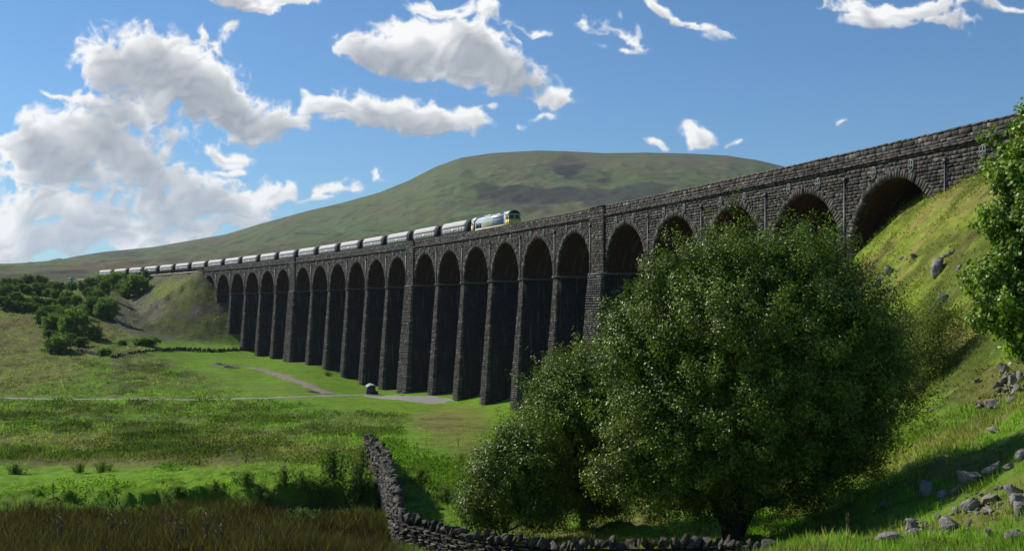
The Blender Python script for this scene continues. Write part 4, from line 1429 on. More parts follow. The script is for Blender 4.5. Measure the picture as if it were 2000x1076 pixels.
M['gravel'] = simple('pale_gravel', (.27, .26, .225), .95, .1, var=.3, scale=2.0, bump=.5)
M['dirt'] = simple('worn_earth', (.23, .20, .14), .95, .1, var=.35, scale=.9, bump=.5)
ribbon('gravel_path', PATH1, 2.3, M['gravel'], 5)
ribbon('worn_track', PATH2, 3.6, M['dirt'], 6, True)
th_ = np.linspace(0, 2 * math.pi, 97)[:-1]; rr0 = np.linspace(0, 1, 14)
gx0, gy0, _g = raymarch(800, 777, 100)
rag = 1 + (fbm(np.cos(th_) * 2 + 5, np.sin(th_) * 2 + 5, 4, 31) - .5) * .9
GX = gx0 + rr0[:, None] * (np.cos(th_) * 9.5 * rag)[None]; GY = gy0 + rr0[:, None] * (np.sin(th_) * 8.5 * rag)[None] + (GX - gx0) * -.9
GZ = ground_h(GX.ravel(), GY.ravel()).reshape(GX.shape) + .11 - .10 * rr0[:, None] ** 4
i = np.arange(GX.size).reshape(GX.shape); j = np.roll(i, -1, 1)
tag(mesh_obj('gravel_apron', np.stack([GX, GY, GZ], -1).reshape(-1, 3), np.stack([i[:-1], j[:-1], j[1:], i[1:]], -1).reshape(-1, 4), None, M['gravel'], smooth=True), kind='structure')


# boulders: px, py of centre, width px, height px, tilt, description
BOULD = [
    (1947, 923, 44, 20, -.35, 'flat tilted grey slab near the right edge, above the boulder cluster'),
    (1906, 943, 46, 28, -.1, 'large pale grey boulder in the middle of the right hand cluster'),
    (1809, 967, 40, 30, .1, 'upright boulder with white patches just below the tree shadow'),
    (1850, 968, 26, 14, 0, 'low lumpy stone between the white patched boulder and the cluster'),
    (1882, 959, 30, 16, -.2, 'small stone touching the left side of the pale grey boulder'),
    (1898, 984, 38, 28, -.6, 'dark wedge boulder leaning below the pale grey boulder'),
    (1937, 972, 30, 22, .1, 'dark square boulder right of the leaning wedge'),
    (1983, 960, 34, 20, 0, 'rounded pale boulder at the right edge below the tilted slab'),
    (1992, 986, 30, 32, .2, 'tall rounded boulder cut by the right edge of the picture'),
    (1997, 1012, 22, 24, 0, 'pale boulder at the right edge, lowest of the three there'),
    (1780, 1027, 36, 34, .3, 'dark pointed boulder in the lower right grass'),
    (1803, 1014, 26, 16, 0, 'pale stone tucked behind the dark pointed boulder'),
    (1786, 1045, 30, 14, -.3, 'small sloping stone in front of the dark pointed boulder'),
    (1742, 1056, 44, 22, -.45, 'long brown slab at the bottom left of the boulder field'),
    (1856, 1022, 50, 28, .25, 'roof shaped boulder with a bright left edge in the lower right grass'),
    (1997, 906, 24, 18, -.5, 'dark stone at the right edge above all the other boulders'),
    (1968, 927, 20, 14, 0, 'small grey stone below the end of the tilted slab'),
    (1945, 850, 24, 10, 0, 'mossy stone in the grass above the tree shadow'),
    (1940, 990, 34, 8, 0, 'flat stone sunk in the grass under the dark square boulder'),
    (1940, 1046, 26, 14, .1, 'weathered stone behind the seedling at the bottom right'),
    (1978, 1054, 40, 20, 0, 'dark boulder in the bottom right corner'),
    (1728, 991, 16, 6, 0, 'little flat stone on the yellow patch left of the boulders'),
    (1832, 528, 22, 36, .75, 'long pale outcrop slab lying diagonally high on the bank'),
    (1850, 505, 26, 10, -.3, 'pale block capping the upper end of the diagonal slab'),
    (1739, 540, 18, 16, .2, 'grey stone on the bank just right of the big tree crown'),
    (1717, 559, 20, 12, -.5, 'whitish slab beside the edge of the big tree'),
    (1739, 569, 12, 8, 0, 'small pink grey stone below the whitish slab'),
    (1786, 506, 14, 14, -.6, 'pointed stone on the bank close to the last open arch'),
    (1762, 512, 12, 8, 0, 'little grey stone left of the pointed stone near the arch'),
    (1708, 528, 12, 8, 0, 'dark little stone at the top of the stony streak'),
    (1875, 523, 16, 12, -.5, 'grey stone right of the diagonal slab, near the right hand tree'),
    (1846, 587, 22, 14, .3, 'dark jagged stone in the middle of the bank'),
    (1835, 605, 14, 10, 0, 'small stone directly below the dark jagged stone'),
    (1963, 727, 20, 18, .2, 'pale stone at the top of the rubble under the right hand tree'),
    (1957, 753, 26, 16, -.2, 'dark stone in the middle of the rubble under the right hand tree'),
    (1979, 749, 20, 20, .4, 'upright dark stone in the rubble under the right hand tree'),
    (1993, 735, 16, 22, 0, 'rubble stone touching the right edge under the tree'),
    (1990, 765, 22, 18, .1, 'lowest rubble stone at the right edge under the tree'),
    (1910, 756, 16, 9, -.5, 'small pale stone left of the rubble on the bank'),
    (1944, 787, 30, 14, 0, 'rounded mossy stone below the rubble'),
    (1919, 797, 16, 12, 0, 'small brown stone left of the rounded mossy stone'),
    (1975, 785, 18, 12, 0, 'stone right of the rounded mossy stone'),
    (1821, 806, 14, 8, 0, 'little pale stone under the thin leaved tree'),
    (1935, 560, 16, 10, .2, 'small stone in the grass beside the right hand tree'),
]
for i_, (px, py, w, h, tilt, lab) in enumerate(BOULD):
    x, y, g = raymarch(px, py + h * .35, 20)
    wm, hm = w / F * y, h / F * y
    V, T = rock_geo((wm * 1.28, wm * rg.uniform(.8, 1.2), hm * 1.5), 100 + i_, 2, .4, .6)
    V = V @ rot_m(rg.uniform(-.3, .3), 0, rg.uniform(-.3, .3)).T @ rot_m(0, tilt, 0).T
    m = MB(); m.add(V, T=T)
    o = m.build('boulder', M['rock'], None)
    gz = float(ground_h(x, y)[0])
    o.location = (x, y + wm * .2, gz + hm * .34)
    tag(o, lab, 'boulder', 'limestone boulders scattered on the right hand slope')
for (px, py, lab) in ((360, 887, 'white speck of a stone in the dark hollow, leftmost of three'), (386, 886, 'white stone in the dark hollow, middle one of three'), (450, 892, 'long whitish stone in the dark hollow, rightmost of three')):
    x, y, g = raymarch(px, py, 60)
    m = MB(); V, T = rock_geo((.35 if px < 400 else .8, .3, .3), px, 1); m.add(V, T=T); o = m.build('boulder', M['rock'], None); o.location = (x, y, float(ground_h(x, y)[0]) + .2)
    tag(o, lab, 'stone', 'pale stones in the meadow hollow')

# small loose rubble of the right hand slope, too many to count
st = MB(); rq = np.random.RandomState(61)
for (cx, cy, sx_, sy_, num, smin, smax) in ((1900, 985, 75, 34, 90, .08, .30), (1800, 1030, 60, 22, 40, .07, .25), (1975, 750, 28, 26, 60, .12, .42), (1745, 540, 34, 24, 60, .12, .45), (1845, 590, 26, 22, 26, .1, .35), (1930, 790, 40, 16, 30, .1, .3)):
    for _ in range(num):
        px_, py_ = cx + rq.normal(0, sx_ * .5), cy + rq.normal(0, sy_ * .5)
        if cx == 1745: py_ = cy - (px_ - cx) * .8 + rq.normal(0, 6)
        Zq = raymarch(px_, py_, 22, 200, 300); sz = rq.uniform(smin, smax)
        V, T = rock_geo((sz, sz * rq.uniform(.6, 1), sz * rq.uniform(.4, .8)), rq.randint(99999), 1, .4)
        V = V @ rot_m(rq.normal(0, .4), rq.normal(0, .4), rq.uniform(0, 6)).T
        st.add(V + (Zq[0], Zq[1], Zq[2] + sz * .25), T=T)
tag(st.build('loose_rubble', M['rock'], None), kind='stuff')

# stone rubble heaps on the green
for (px, py, w, h, lab) in ((425, 712, 30, 6, 'low grey rubble heap on the green, upper one'), (445, 719, 30, 8, 'grey rubble heap on the green, lower one beside the worn track')):
    x, y, g = raymarch(px, py, 150)
    st = MB(); wm = w / F * y
    for k in range(90):
        dx, dy = rg.normal(0, wm * .28), rg.normal(0, wm * .3)
        sz = rg.uniform(.3, .8)
        V, T = rock_geo((sz, sz * .8, sz * .6), rg.randint(9999), 1)
        st.add(V + (dx, dy, .55 * math.exp(-(dx * dx + dy * dy) / (wm * .3) ** 2)), T=T)
    o = st.build('rubble_heap', M['rock'], None); o.location = (x, y, float(ground_h(x, y)[0])); tag(o, lab, 'rubble heap', 'rubble heaps on the green')

# memorial block by the path
x, y, g = raymarch(725, 770, 150); g = float(ground_h(x, y)[0])
t = thing('stone_monument', 'dark squat stone monument with a bright sloping top beside the gravel by the piers', 'monument', (x, y, g), .25)
k_ = y / F
m = MB()
m.loft([[(-9.5 * k_, -1.0, -.4), (8 * k_, -1.0, -.4), (8 * k_, 1.0, -.4), (-9.5 * k_, 1.0, -.4)], [(-9.5 * k_, -1, 11 * k_), (7.5 * k_, -1, 12.5 * k_), (7.5 * k_, 1, 13.5 * k_), (-9.5 * k_, 1, 13 * k_)],
        [(-9 * k_, -1, 13.5 * k_), (7 * k_, -.9, 15.5 * k_), (7 * k_, 1, 18 * k_), (-9 * k_, 1, 16 * k_)]])
m.build('block', M['wall_stone'], t)
m = MB(); m.loft([[(-10 * k_, -1.1, 13.7 * k_), (-2 * k_, -1.1, 18 * k_), (7 * k_, -1.05, 16.4 * k_), (8 * k_, 1.1, 18 * k_), (-2 * k_, 1.1, 21 * k_), (-10 * k_, 1.1, 17 * k_)],
                  [(-10 * k_, -1.1, 14.6 * k_), (-2 * k_, -1.1, 18.9 * k_), (7 * k_, -1.05, 17.2 * k_), (8 * k_, 1.1, 18.9 * k_), (-2 * k_, 1.1, 21.9 * k_), (-10 * k_, 1.1, 17.9 * k_)]])
m.build('sloping_top', M['wag_side'], t)
m = MB(); m.box(8.3 * k_, 13 * k_, -.8, .8, -.4, 6.5 * k_, .05); m.build('side_block', M['wall_stone'], t)
m = MB(); m.box(-15 * k_, 14 * k_, -2.2, -1.05, -.3, .16, .03); m.build('plinth', M['rock'], t)

# white hut on the moor
x, y, g = raymarch(139, 551, 300); k_ = y / F
t = thing('line_side_hut', 'small white hut standing on the moor above the bushes at far left', 'hut', (x, y, g), .2)
m = MB(); m.box(-5.5 * k_, 5.5 * k_, -1.2, 1.2, -.5, 6.2 * k_, .04); m.build('wall', M['white'], t)
m = MB(); m.loft([[(-6 * k_, -1.4, 6.25 * k_), (6 * k_, -1.4, 6.25 * k_), (6 * k_, 1.4, 6.25 * k_), (-6 * k_, 1.4, 6.25 * k_)], [(-6 * k_, -.1, 8 * k_), (6 * k_, -.1, 8 * k_), (6 * k_, .1, 8 * k_), (-6 * k_, .1, 8 * k_)]]); m.build('roof', M['pipe'], t)
m = MB(); m.box(1 * k_, 3.2 * k_, -1.25, -1.19, 0, 5 * k_); m.build('door', M['pipe'], t)


# ------------------------------------------------------------------ trees
def leaf_quads(C, N, size, aspect=.5, rnd=None):
    """diamond leaves at centres C, facing N"""
    r = rnd or rg
    n = len(C)
    A = r.normal(size=(n, 3)); A -= (A * N).sum(1)[:, None] * N; A /= np.linalg.norm(A, axis=1)[:, None] + 1e-9
    Bv = np.cross(N, A)
    L = (size * r.uniform(.65, 1.25, n))[:, None] * .5
    V = np.stack([C - A * L, C + Bv * L * aspect, C + A * L, C - Bv * L * aspect], 1)
    return V.reshape(-1, 3), np.arange(n * 4).reshape(n, 4)


def crown_points(lobes, clumps, per, crad, r, shell=.5, up=.35):
    """clump centres over a union of ellipsoids, leaves gathered round each clump"""
    lob = np.array([l[:6] for l in lobes], float)
    vol = (lob[:, 3] * lob[:, 4] * lob[:, 5]) ** .78
    pick = r.choice(len(lob), clumps, p=vol / vol.sum())
    D = r.normal(size=(clumps, 3)); D /= np.linalg.norm(D, axis=1)[:, None]
    R_ = 1 - shell * r.uniform(0, 1, clumps) ** 1.6
    R_ *= 1 + .14 * r.normal(size=clumps)
    CC = lob[pick, :3] + D * lob[pick, 3:6] * R_[:, None]
    tone = np.clip(r.normal(.42, .16, clumps), 0, 1)
    rad = crad * r.uniform(.5, 1.3, clumps)
    cnt = per * (rad / crad) ** 2
    idx = np.repeat(np.arange(clumps), np.maximum(cnt.astype(int), 3))
    n = len(idx)
    d = r.normal(size=(n, 3)); d /= np.linalg.norm(d, axis=1)[:, None]
    rr = r.uniform(.25, 1, n) ** .6
    ax = D * .8 + r.normal(0, .5, (clumps, 3)) + np.array([0, 0, .35]); ax /= np.linalg.norm(ax, axis=1)[:, None]
    v = d * rr[:, None] * rad[idx][:, None] * .8
    al = (v * ax[idx]).sum(1)
    P = CC[idx] + v + ax[idx] * (al * 1.1)[:, None] + r.normal(0, .12, (n, 3)) * rad[idx][:, None]
    # leaf normals: random, leaning up and outwards
    N = r.normal(size=(n, 3)) * .55 + d * .45 + D[idx] * .75 + np.array([0, 0, up]); N /= np.linalg.norm(N, axis=1)[:, None]
    tn = np.clip(tone[idx] + r.normal(0, .28, n), 0, 1)
    return CC, P, N, tn, D


def make_tree(name, label, cat, trunk_px, lobes_px, Z, clumps, per, crad, leaf, mat, aspect, trunk_r, seed, group=None, ydepth=.9, sprigs=0, limbs=7, sparse=False, gz=None):
    r = np.random.RandomState(seed)
    x0 = (trunk_px - 1000) / F * Z
    g0 = float(base_h(np.array([x0]), np.array([Z]))[0]) - .15 if gz is None else gz
    base = np.array([x0, Z, g0])
    lobes = []
    for lb in lobes_px:
        px, py, rx, rz = lb[:4]; dz = lb[4] if len(lb) > 4 else 0.0
        c = at(px, py, Z) + np.array([0, dz, 0]); lobes.append((c[0] - base[0], c[1] - base[1], c[2] - base[2], rx, min(rx, rz) * ydepth * 1.1, rz))
    t = thing(name, label, cat, tuple(base), group=group)
    CC, P, N, tn, D = crown_points(lobes, clumps, per, crad, r, shell=.62)
    keep = P[:, 2] > .25
    P, N, tn = P[keep], N[keep], tn[keep]
    if sprigs:   # upright shoots breaking the outline
        top = np.argsort(-(CC[:, 2] + np.abs(D[:, 0]) * 1.5 + r.uniform(0, 2.5, len(CC))))[:sprigs]
        SP = []; ST = []
        for k in top:
            h = r.uniform(.4, 1.1); nL = int(26 * h)
            f = r.uniform(0, 1, nL)
            drr = np.array([r.normal(0, .35), r.normal(0, .35), 1.0])
            q = CC[k] + f[:, None] * h * 1.3 * drr + r.normal(0, .09, (nL, 3))
            SP.append(q); ST.append(np.full(nL, .75))
        SP = np.concatenate(SP); P = np.concatenate([P, SP]); tn = np.concatenate([tn, np.concatenate(ST)])
        n2 = r.normal(size=(len(SP), 3)); N = np.concatenate([N, n2 / np.linalg.norm(n2, axis=1)[:, None]])
    V, Q = leaf_quads(P, N, leaf, aspect, r)
    mesh_obj('crown', V, Q, None, mat, t, np.repeat(np.stack([tn] * 3, 1), 4, 0))
    # trunk and limbs
    m = MB()
    fork = np.array([0, 0, (lobes[0][2]) * .28])
    m.tube([(0, 0, -.4), (r.normal(0, .05), 0, .1), tuple(fork * .6 + (r.normal(0, .1), 0, 0)), tuple(fork)], [trunk_r * 1.5, trunk_r * 1.1, trunk_r, trunk_r * .85], 10)
    hubs = []
    if trunk_r > .3:        # several stems leave the ground together
        for ang, sp_a in ((-.45, .9), (.4, .8), (-.15, 1.0)):
            m.tube([(ang * .3, 0, -.4), (ang * 1.0, r.normal(0, .2), .9), (ang * 2.6, r.normal(0, .4), 2.4), (ang * 4.6, r.normal(0, .5), 4.6)], [trunk_r * .8, trunk_r * .62 * sp_a, trunk_r * .5 * sp_a, trunk_r * .3], 8)
    for k in range(limbs):
        lb = lobes[k % len(lobes)]
        c = np.array(lb[:3]) + r.normal(0, .3, 3) * np.array(lb[3:6]) * .6
        st = fork * r.uniform(.5, 1)
        mid_ = st * .5 + c * .5 + np.array([r.normal(0, .3), r.normal(0, .3), -.1 * np.linalg.norm(c - st)])
        pts = [st, st * .7 + mid_ * .3 + r.normal(0, .08, 3), mid_, mid_ * .45 + c * .55 + r.normal(0, .12, 3), c]
        m.tube(pts, np.linspace(trunk_r * .55, trunk_r * .16, 5), 7)
        hubs += [(p_, trunk_r * q) for p_, q in ((pts[2], .3), (pts[3], .22), (pts[4], .15))]
    H = np.array([h[0] for h in hubs])
    sel = r.choice(len(CC), min(len(CC), 70 if not sparse else 130), replace=False)
    for k in sel:
        c = CC[k]
        if c[2] < .3: continue
        j = np.argmin(((H - c) ** 2).sum(1)); s_ = H[j]
        md = (s_ + c) / 2 + r.normal(0, .12, 3) * np.linalg.norm(c - s_) * .6
        m.tube([s_, md, c], [hubs[j][1] * .7, hubs[j][1] * .45, .012], 4)
    m.build('trunk', M['bark'], t, smooth=True)
    return t


make_tree('willow_tree', 'large dark spreading tree dominating the foreground right of centre, behind the wall', 'tree', 1437,
          [(1480, 650, 4.5, 4.1), (1560, 760, 4.1, 3.7, .6), (1400, 800, 3.9, 3.5, -.6), (1290, 660, 2.3, 2.3, 0), (1275, 850, 2.2, 2.9, -.5), (1640, 620, 2.1, 2.4, 0), (1700, 760, 1.7, 1.9, .4),
           (1610, 880, 2.5, 1.6, 0), (1300, 545, 1.4, .9, 0), (1450, 515, 1.9, 1.2, 0), (1570, 515, 2.0, 1.3, 0), (1715, 700, 1.4, 2.2, .3), (1370, 510, 1.2, .9, 0), (1450, 935, 2.0, 1.3, -.5), (1240, 700, 1.5, 2.2, 0), (1300, 930, 1.7, 1.4, -.6), (1660, 850, 1.6, 1.7, .5), (1510, 560, 2.6, 1.8, 0), (1220, 930, 1.2, 1.2, -.6), (1385, 985, 1.1, .8, -.3), (1570, 965, 1.7, 1.0, .2), (1500, 990, 1.0, .6, .6)],
          45.0, 4200, 150, .44, .12, M['leaf_willow'], .46, .34, 21, sprigs=110, limbs=16)
make_tree('willow_tree', 'medium leafy tree standing against the left side of the large dark tree', 'tree', 1140,
          [(1130, 800, 2.2, 2.5), (1065, 860, 1.8, 2.1, -.3), (1185, 900, 1.8, 2.0, -.4), (1085, 750, .9, .8), (1150, 715, 1.0, .8), (1200, 790, 1.2, 1.6), (1095, 960, 1.6, 1.1, -.3), (1180, 985, 1.3, .8, 0), (1230, 880, 1.2, 1.6, .4)],
          51.0, 1400, 130, .40, .12, M['leaf_willow'], .46, .17, 22, sprigs=80, limbs=9)
make_tree('willow_bush', 'rounded silvery green bush left of the trees behind the corner of the wall', 'bush', 985,
          [(975, 950, 1.5, 1.8), (1040, 900, 1.4, 1.6), (1060, 985, 1.4, 1.1, -.3), (935, 1000, .9, .8), (1000, 870, .8, .9)],
          47.5, 750, 120, .36, .11, M['leaf_willow'], .46, .09, 23, sprigs=60, limbs=7)
make_tree('sycamore_tree', 'bright broad leaved tree leaning in from the right edge of the picture', 'tree', 2130,
          [(2085, 330, 1.8, 1.9), (2065, 450, 2.0, 1.6), (2055, 560, 2.4, 1.4), (2055, 620, 2.1, 1.0), (1995, 480, .9, .8), (2060, 400, 1.7, 1.8), (2015, 330, .9, 1.3), (2150, 500, 2.6, 3.0), (1960, 560, .9, .7), (1950, 620, .8, .6), (2020, 260, .7, .8), (2050, 660, 1.2, .7)],
          33.0, 1100, 120, .34, .13, M['leaf_syc'], .85, .2, 24, sprigs=0, limbs=10)
make_tree('birch_tree', 'thin pale see-through tree on the bank right of the large dark tree', 'tree', 1805,
          [(1800, 700, 2.1, 2.4), (1850, 745, 1.7, 1.7), (1765, 640, 1.2, 1.1), (1835, 620, 1.4, 1.1), (1780, 770, 1.6, 1.2), (1880, 690, .9, 1.0)],
          62.0, 420, 75, .60, .12, M['leaf_pale'], .6, .11, 25, sprigs=20, limbs=11, sparse=True)


# bushes of the far thicket: four kinds, copied
def bush_proto(seed, name='hawthorn_bush'):
    r = np.random.RandomState(seed)
    lobes = [(0, 0, .42, .42, .42, .42)] + [(r.uniform(-.33, .33), r.uniform(-.25, .25), r.uniform(.15, .75), r.uniform(.16, .28), r.uniform(.16, .28), r.uniform(.14, .25)) for _ in range(9)]
    CC, P, N, tn, D = crown_points(lobes, 190, 46, .085, r, shell=.4)
    k = P[:, 2] > -.02
    P, N, tn = P[k], N[k], tn[k]
    t = thing(name, 'x', 'bush')
    V, Q = leaf_quads(P, N, .062, .7, r)
    mesh_obj('crown', V, Q, None, M['leaf_bush_pale'] if seed % 2 else M['leaf_bush'], t, np.repeat(np.stack([tn] * 3, 1), 4, 0))
    m = MB()
    for _ in range(5):
        c = CC[r.randint(len(CC))]
        m.tube([(r.uniform(-.03, .03), r.uniform(-.03, .03), -.06), (c[0] * .3, c[1] * .3, .2), tuple(c)], [.022, .016, .006], 5)
    m.build('stems', M['bark'], t)
    return t


BUSH = [
    ('back row of the thicket on the moor edge', [(12, 558, 30, 20), (34, 553, 26, 16), (56, 548, 30, 15), (80, 548, 28, 16), (100, 556, 22, 15), (117, 563, 26, 18), (140, 560, 26, 17)]),
    ('second row of the thicket', [(8, 574, 26, 22), (22, 572, 24, 24), (48, 565, 28, 18), (74, 567, 36, 20), (96, 572, 22, 14), (111, 577, 26, 16), (131, 579, 24, 17)]),
    ('third row of the thicket', [(9, 596, 36, 24), (32, 588, 26, 24), (50, 592, 26, 18), (69, 588, 26, 16), (86, 590, 22, 15), (103, 592, 30, 16), (129, 596, 28, 22), (149, 590, 24, 20)]),
    ('fourth row of the thicket, above the brown meadow', [(36, 604, 30, 16), (58, 603, 28, 18), (76, 604, 24, 18), (90, 613, 28, 24), (110, 611, 36, 24), (133, 612, 24, 20)]),
    ('clump climbing beside the railway bank', [(161, 562, 18, 18), (178, 557, 24, 20), (196, 554, 30, 24), (203, 570, 28, 28), (225, 550, 42, 26), (242, 562, 32, 28), (268, 558, 48, 42), (250, 574, 28, 22), (285, 541, 18, 18), (172, 572, 22, 18)]),
    ('middle clump in the dip left of the bank', [(190, 587, 30, 32), (177, 599, 28, 34), (212, 605, 40, 44), (158, 612, 26, 26)]),
    ('front clump below the thicket', [(79, 622, 26, 26), (100, 632, 34, 30), (126, 626, 34, 34), (150, 634, 50, 52), (101, 655, 32, 18), (183, 652, 34, 26)]),
    ('front edge by the field wall', [(112, 672, 48, 34), (141, 666, 26, 20), (162, 672, 26, 18), (206, 690, 26, 14), (240, 671, 24, 10), (285, 668, 56, 15)]),
]
SP_ = {(268, 558): 'large round tree like bush crowning the railway bank with open grass below', (285, 668): 'long low dark green bush on the grass in front of the spoil cone', (206, 690): 'small round bush filling the gap between the two field walls',
       (240, 671): 'small dark bush left of the long low bush', (150, 634): 'biggest dark bush of the front clump below the thicket', (112, 672): 'wide bright bush at the left end of the short field wall', (212, 605): 'tall dark bush standing alone at the foot of the grey scree'}
protos = [bush_proto(40 + i_) for i_ in range(5)]
used = [False] * 5
cnt = 0
NTH = ['leftmost', 'second from left', 'third from left', 'fourth from left', 'fifth from left', 'sixth from left', 'seventh from left', 'eighth from left', 'ninth from left', 'tenth from left']
for row, lst in BUSH:
    lst2 = sorted(lst)
    for j_, (px, py, w, h) in enumerate(lst2):
        x, y, g = raymarch(px, py + h * .42, 150)
        gz = float(ground_h(x, y)[0])
        k_ = y / F
        lab = SP_.get((px, py)) or ('green bush, %s in the %s' % (NTH[j_], row))
        q = cnt % 5
        sc_ = (w * k_ * 1.18, (w + h) * .5 * k_ * 1.18, h * k_ * 1.2)
        if not used[q]:
            used[q] = True; b = protos[q]; b.location = (x, y, gz); b.scale = sc_; b['label'] = lab; b.rotation_euler = (0, 0, 0)
        else:
            b = dup(protos[q], (x, y, gz), rg.choice([0, math.pi]) + rg.uniform(-.3, .3), lab, sc_)
        b['group'] = 'bushes of the far left thicket'
        cnt += 1


# ------------------------------------------------------------------ grasses
def scatter(n, umin, umax, y0, y1, r, power=1.0):
    u = r.uniform(umin, umax, n); w = r.uniform(0, 1, n) ** power
    Y = np.exp(math.log(y0) + w * (math.log(y1) - math.log(y0)))
    return u * Y, Y


def blades(name, X, Y, nb, hgt, wid, spread, lean, r, mat, tint=None, minh=0.0, kind='stuff', bright=1.0):
    b = base_h(X, Y); c, ro, tall, _ = cover(X, Y, b); Z = b + relief(X, Y, ro)
    # only where grass grows
    h0 = tall * hgt
    k = (tall > .12) & (r.uniform(0, 1, len(X)) < np.clip(tall * 1.5, .15, 1))
    X, Y, Z, c, h0 = X[k], Y[k], Z[k], c[k], h0[k]
    n = len(X)
    I = np.repeat(np.arange(n), nb); m_ = n * nb
    a = r.uniform(0, 2 * math.pi, m_); rr = r.uniform(0, 1, m_) * spread
    bx = X[I] + np.cos(a) * rr; by = Y[I] + np.sin(a) * rr; bz = Z[I] - .04
    hh = np.maximum(h0[I], minh) * r.uniform(.5, 1.25, m_) * (np.repeat(r.uniform(.6, 1.3, n), nb))
    la = a + r.normal(0, .5, m_); ln = hh * lean * r.uniform(.2, 1.2, m_)
    tx = bx + np.cos(la) * ln; ty = by + np.sin(la) * ln; tz = bz + hh
    wa = r.uniform(0, math.pi, m_); wx = np.cos(wa) * wid * .5; wy = np.sin(wa) * wid * .3
    V = np.stack([np.stack([bx - wx, by - wy, bz], -1), np.stack([bx + wx, by + wy, bz], -1), np.stack([tx, ty, tz], -1)], 1).reshape(-1, 3)
    pm = fbm(X / 1.9, Y / 2.6, 3, 133)[I][:, None]
    hh = hh * (.55 + .9 * pm[:, 0]); tz = bz + hh
    col = c[I] * r.uniform(.65, 1.45, (m_, 1)) * bright * (.35 + 1.3 * pm)
    col = col * 1.75
    straw = r.uniform(0, 1, m_) < .10
    col = np.where(straw[:, None], np.array([.20, .17, .07]) * r.uniform(.6, 1.1, (m_, 1)), col)
    if tint is not None: col = col * np.array(tint)
    o = mesh_obj(name, V, None, np.arange(m_ * 3).reshape(-1, 3), mat, None, np.repeat(col, 3, 0))
    tag(o, kind=kind)
    return o


rr_ = np.random.RandomState(77)
X, Y = scatter(34000, -.52, .52, 24, 110, rr_, .9)
k = ~((X / Y < -.10) & (Y < 58)) & ~((X / Y > .27) & (Y > 28) & (Y < 48) & (rr_.uniform(0, 1, len(X)) < .45)); blades('meadow_grass', X[k], Y[k], 9, .55, .045, .22, .45, rr_, M['blade'])
X, Y = scatter(15000, -.56, -.06, 31, 60, rr_)
blades('rushes', X, Y, 11, .46, .035, .16, .8, rr_, M['blade'], minh=.12, bright=.62)
X, Y = scatter(1300, -.54, -.12, 33, 60, rr_)
blades('tall_straw', X, Y, 2, .62, .04, .4, 1.1, rr_, M['blade'], bright=1.0, tint=(1.1, .95, .8))
X, Y = scatter(46000, -.52, .30, 95, 430, rr_, 1.0)
blades('rough_grass', X, Y, 6, .6, .15, .5, .6, rr_, M['blade'])
X, Y = scatter(42000, -.5, .12, 190, 460, rr_, 1.0)
blades('moor_tussocks', X, Y, 4, .75, .34, .6, .7, rr_, M['blade'])
X, Y = scatter(12000, .2, .55, 45, 115, rr_, 1.0)
blades('bank_grass', X, Y, 7, .5, .07, .3, .5, rr_, M['blade'])

# low leafy weeds in patches
X, Y = scatter(70000, -.5, .15, 60, 230, rr_, 1.0)
nn = fbm(X / 5, Y / 7, 4, 91); b = base_h(X, Y); c, ro, tall, _ = cover(X, Y, b)
bk = (Y > 58) & (Y < 68) & (X / Y < -.1)
k = (nn > .55 - .08 * bk) & (tall > .25 - .1 * bk) & ~((X / Y < -.10) & (Y < 62))
X, Y, c, b, ro, nn = X[k], Y[k], c[k], b[k], ro[k], nn[k]
I = np.repeat(np.arange(len(X)), 4); n = len(I)
Pz = (b + relief(X, Y, ro))[I] + rr_.uniform(.05, 1, n) * np.clip((nn[I] - .5) * 6, .1, .75)
P = np.stack([X[I] + rr_.normal(0, .3, n), Y[I] + rr_.normal(0, .3, n), Pz], -1)
N = rr_.normal(size=(n, 3)) + (0, 0, .6); N /= np.linalg.norm(N, axis=1)[:, None]
V, Q = leaf_quads(P, N, .07 + .0013 * P[:, 1], .6, rr_)
cc = c[I] * rr_.uniform(.5, 1.25, (n, 1)) * np.array([.88, .95, .9])
tag(mesh_obj('ground_cover', V, Q, None, M['blade'], None, np.repeat(cc, 4, 0)), kind='stuff')


# bracken and tussocks of the right hand bank
X, Y = scatter(26000, .18, .56, 34, 125, rr_, 1.0)
nn = fbm(X / 2.4, Y / 3.0, 4, 191); b = base_h(X, Y); c, ro, tall, _ = cover(X, Y, b)
k = (nn > .52) & (Y > 50)
X, Y, c, b, ro, nn = X[k], Y[k], c[k], b[k], ro[k], nn[k]
I = np.repeat(np.arange(len(X)), 5); n = len(I)
Pz = (b + relief(X, Y, ro))[I] + rr_.uniform(.0, 1, n) * np.clip((nn[I] - .48) * 5, .08, .5)
P = np.stack([X[I] + rr_.normal(0, .22, n), Y[I] + rr_.normal(0, .22, n), Pz], -1)
N = rr_.normal(size=(n, 3)) + (0, 0, .5); N /= np.linalg.norm(N, axis=1)[:, None]
V, Q = leaf_quads(P, N, .17, .5, rr_)
tag(mesh_obj('bracken', V, Q, None, M['blade'], None, np.repeat(c[I] * rr_.uniform(.45, 1.4, (n, 1)) * np.array([1.0, .95, .9]), 4, 0)), kind='stuff')


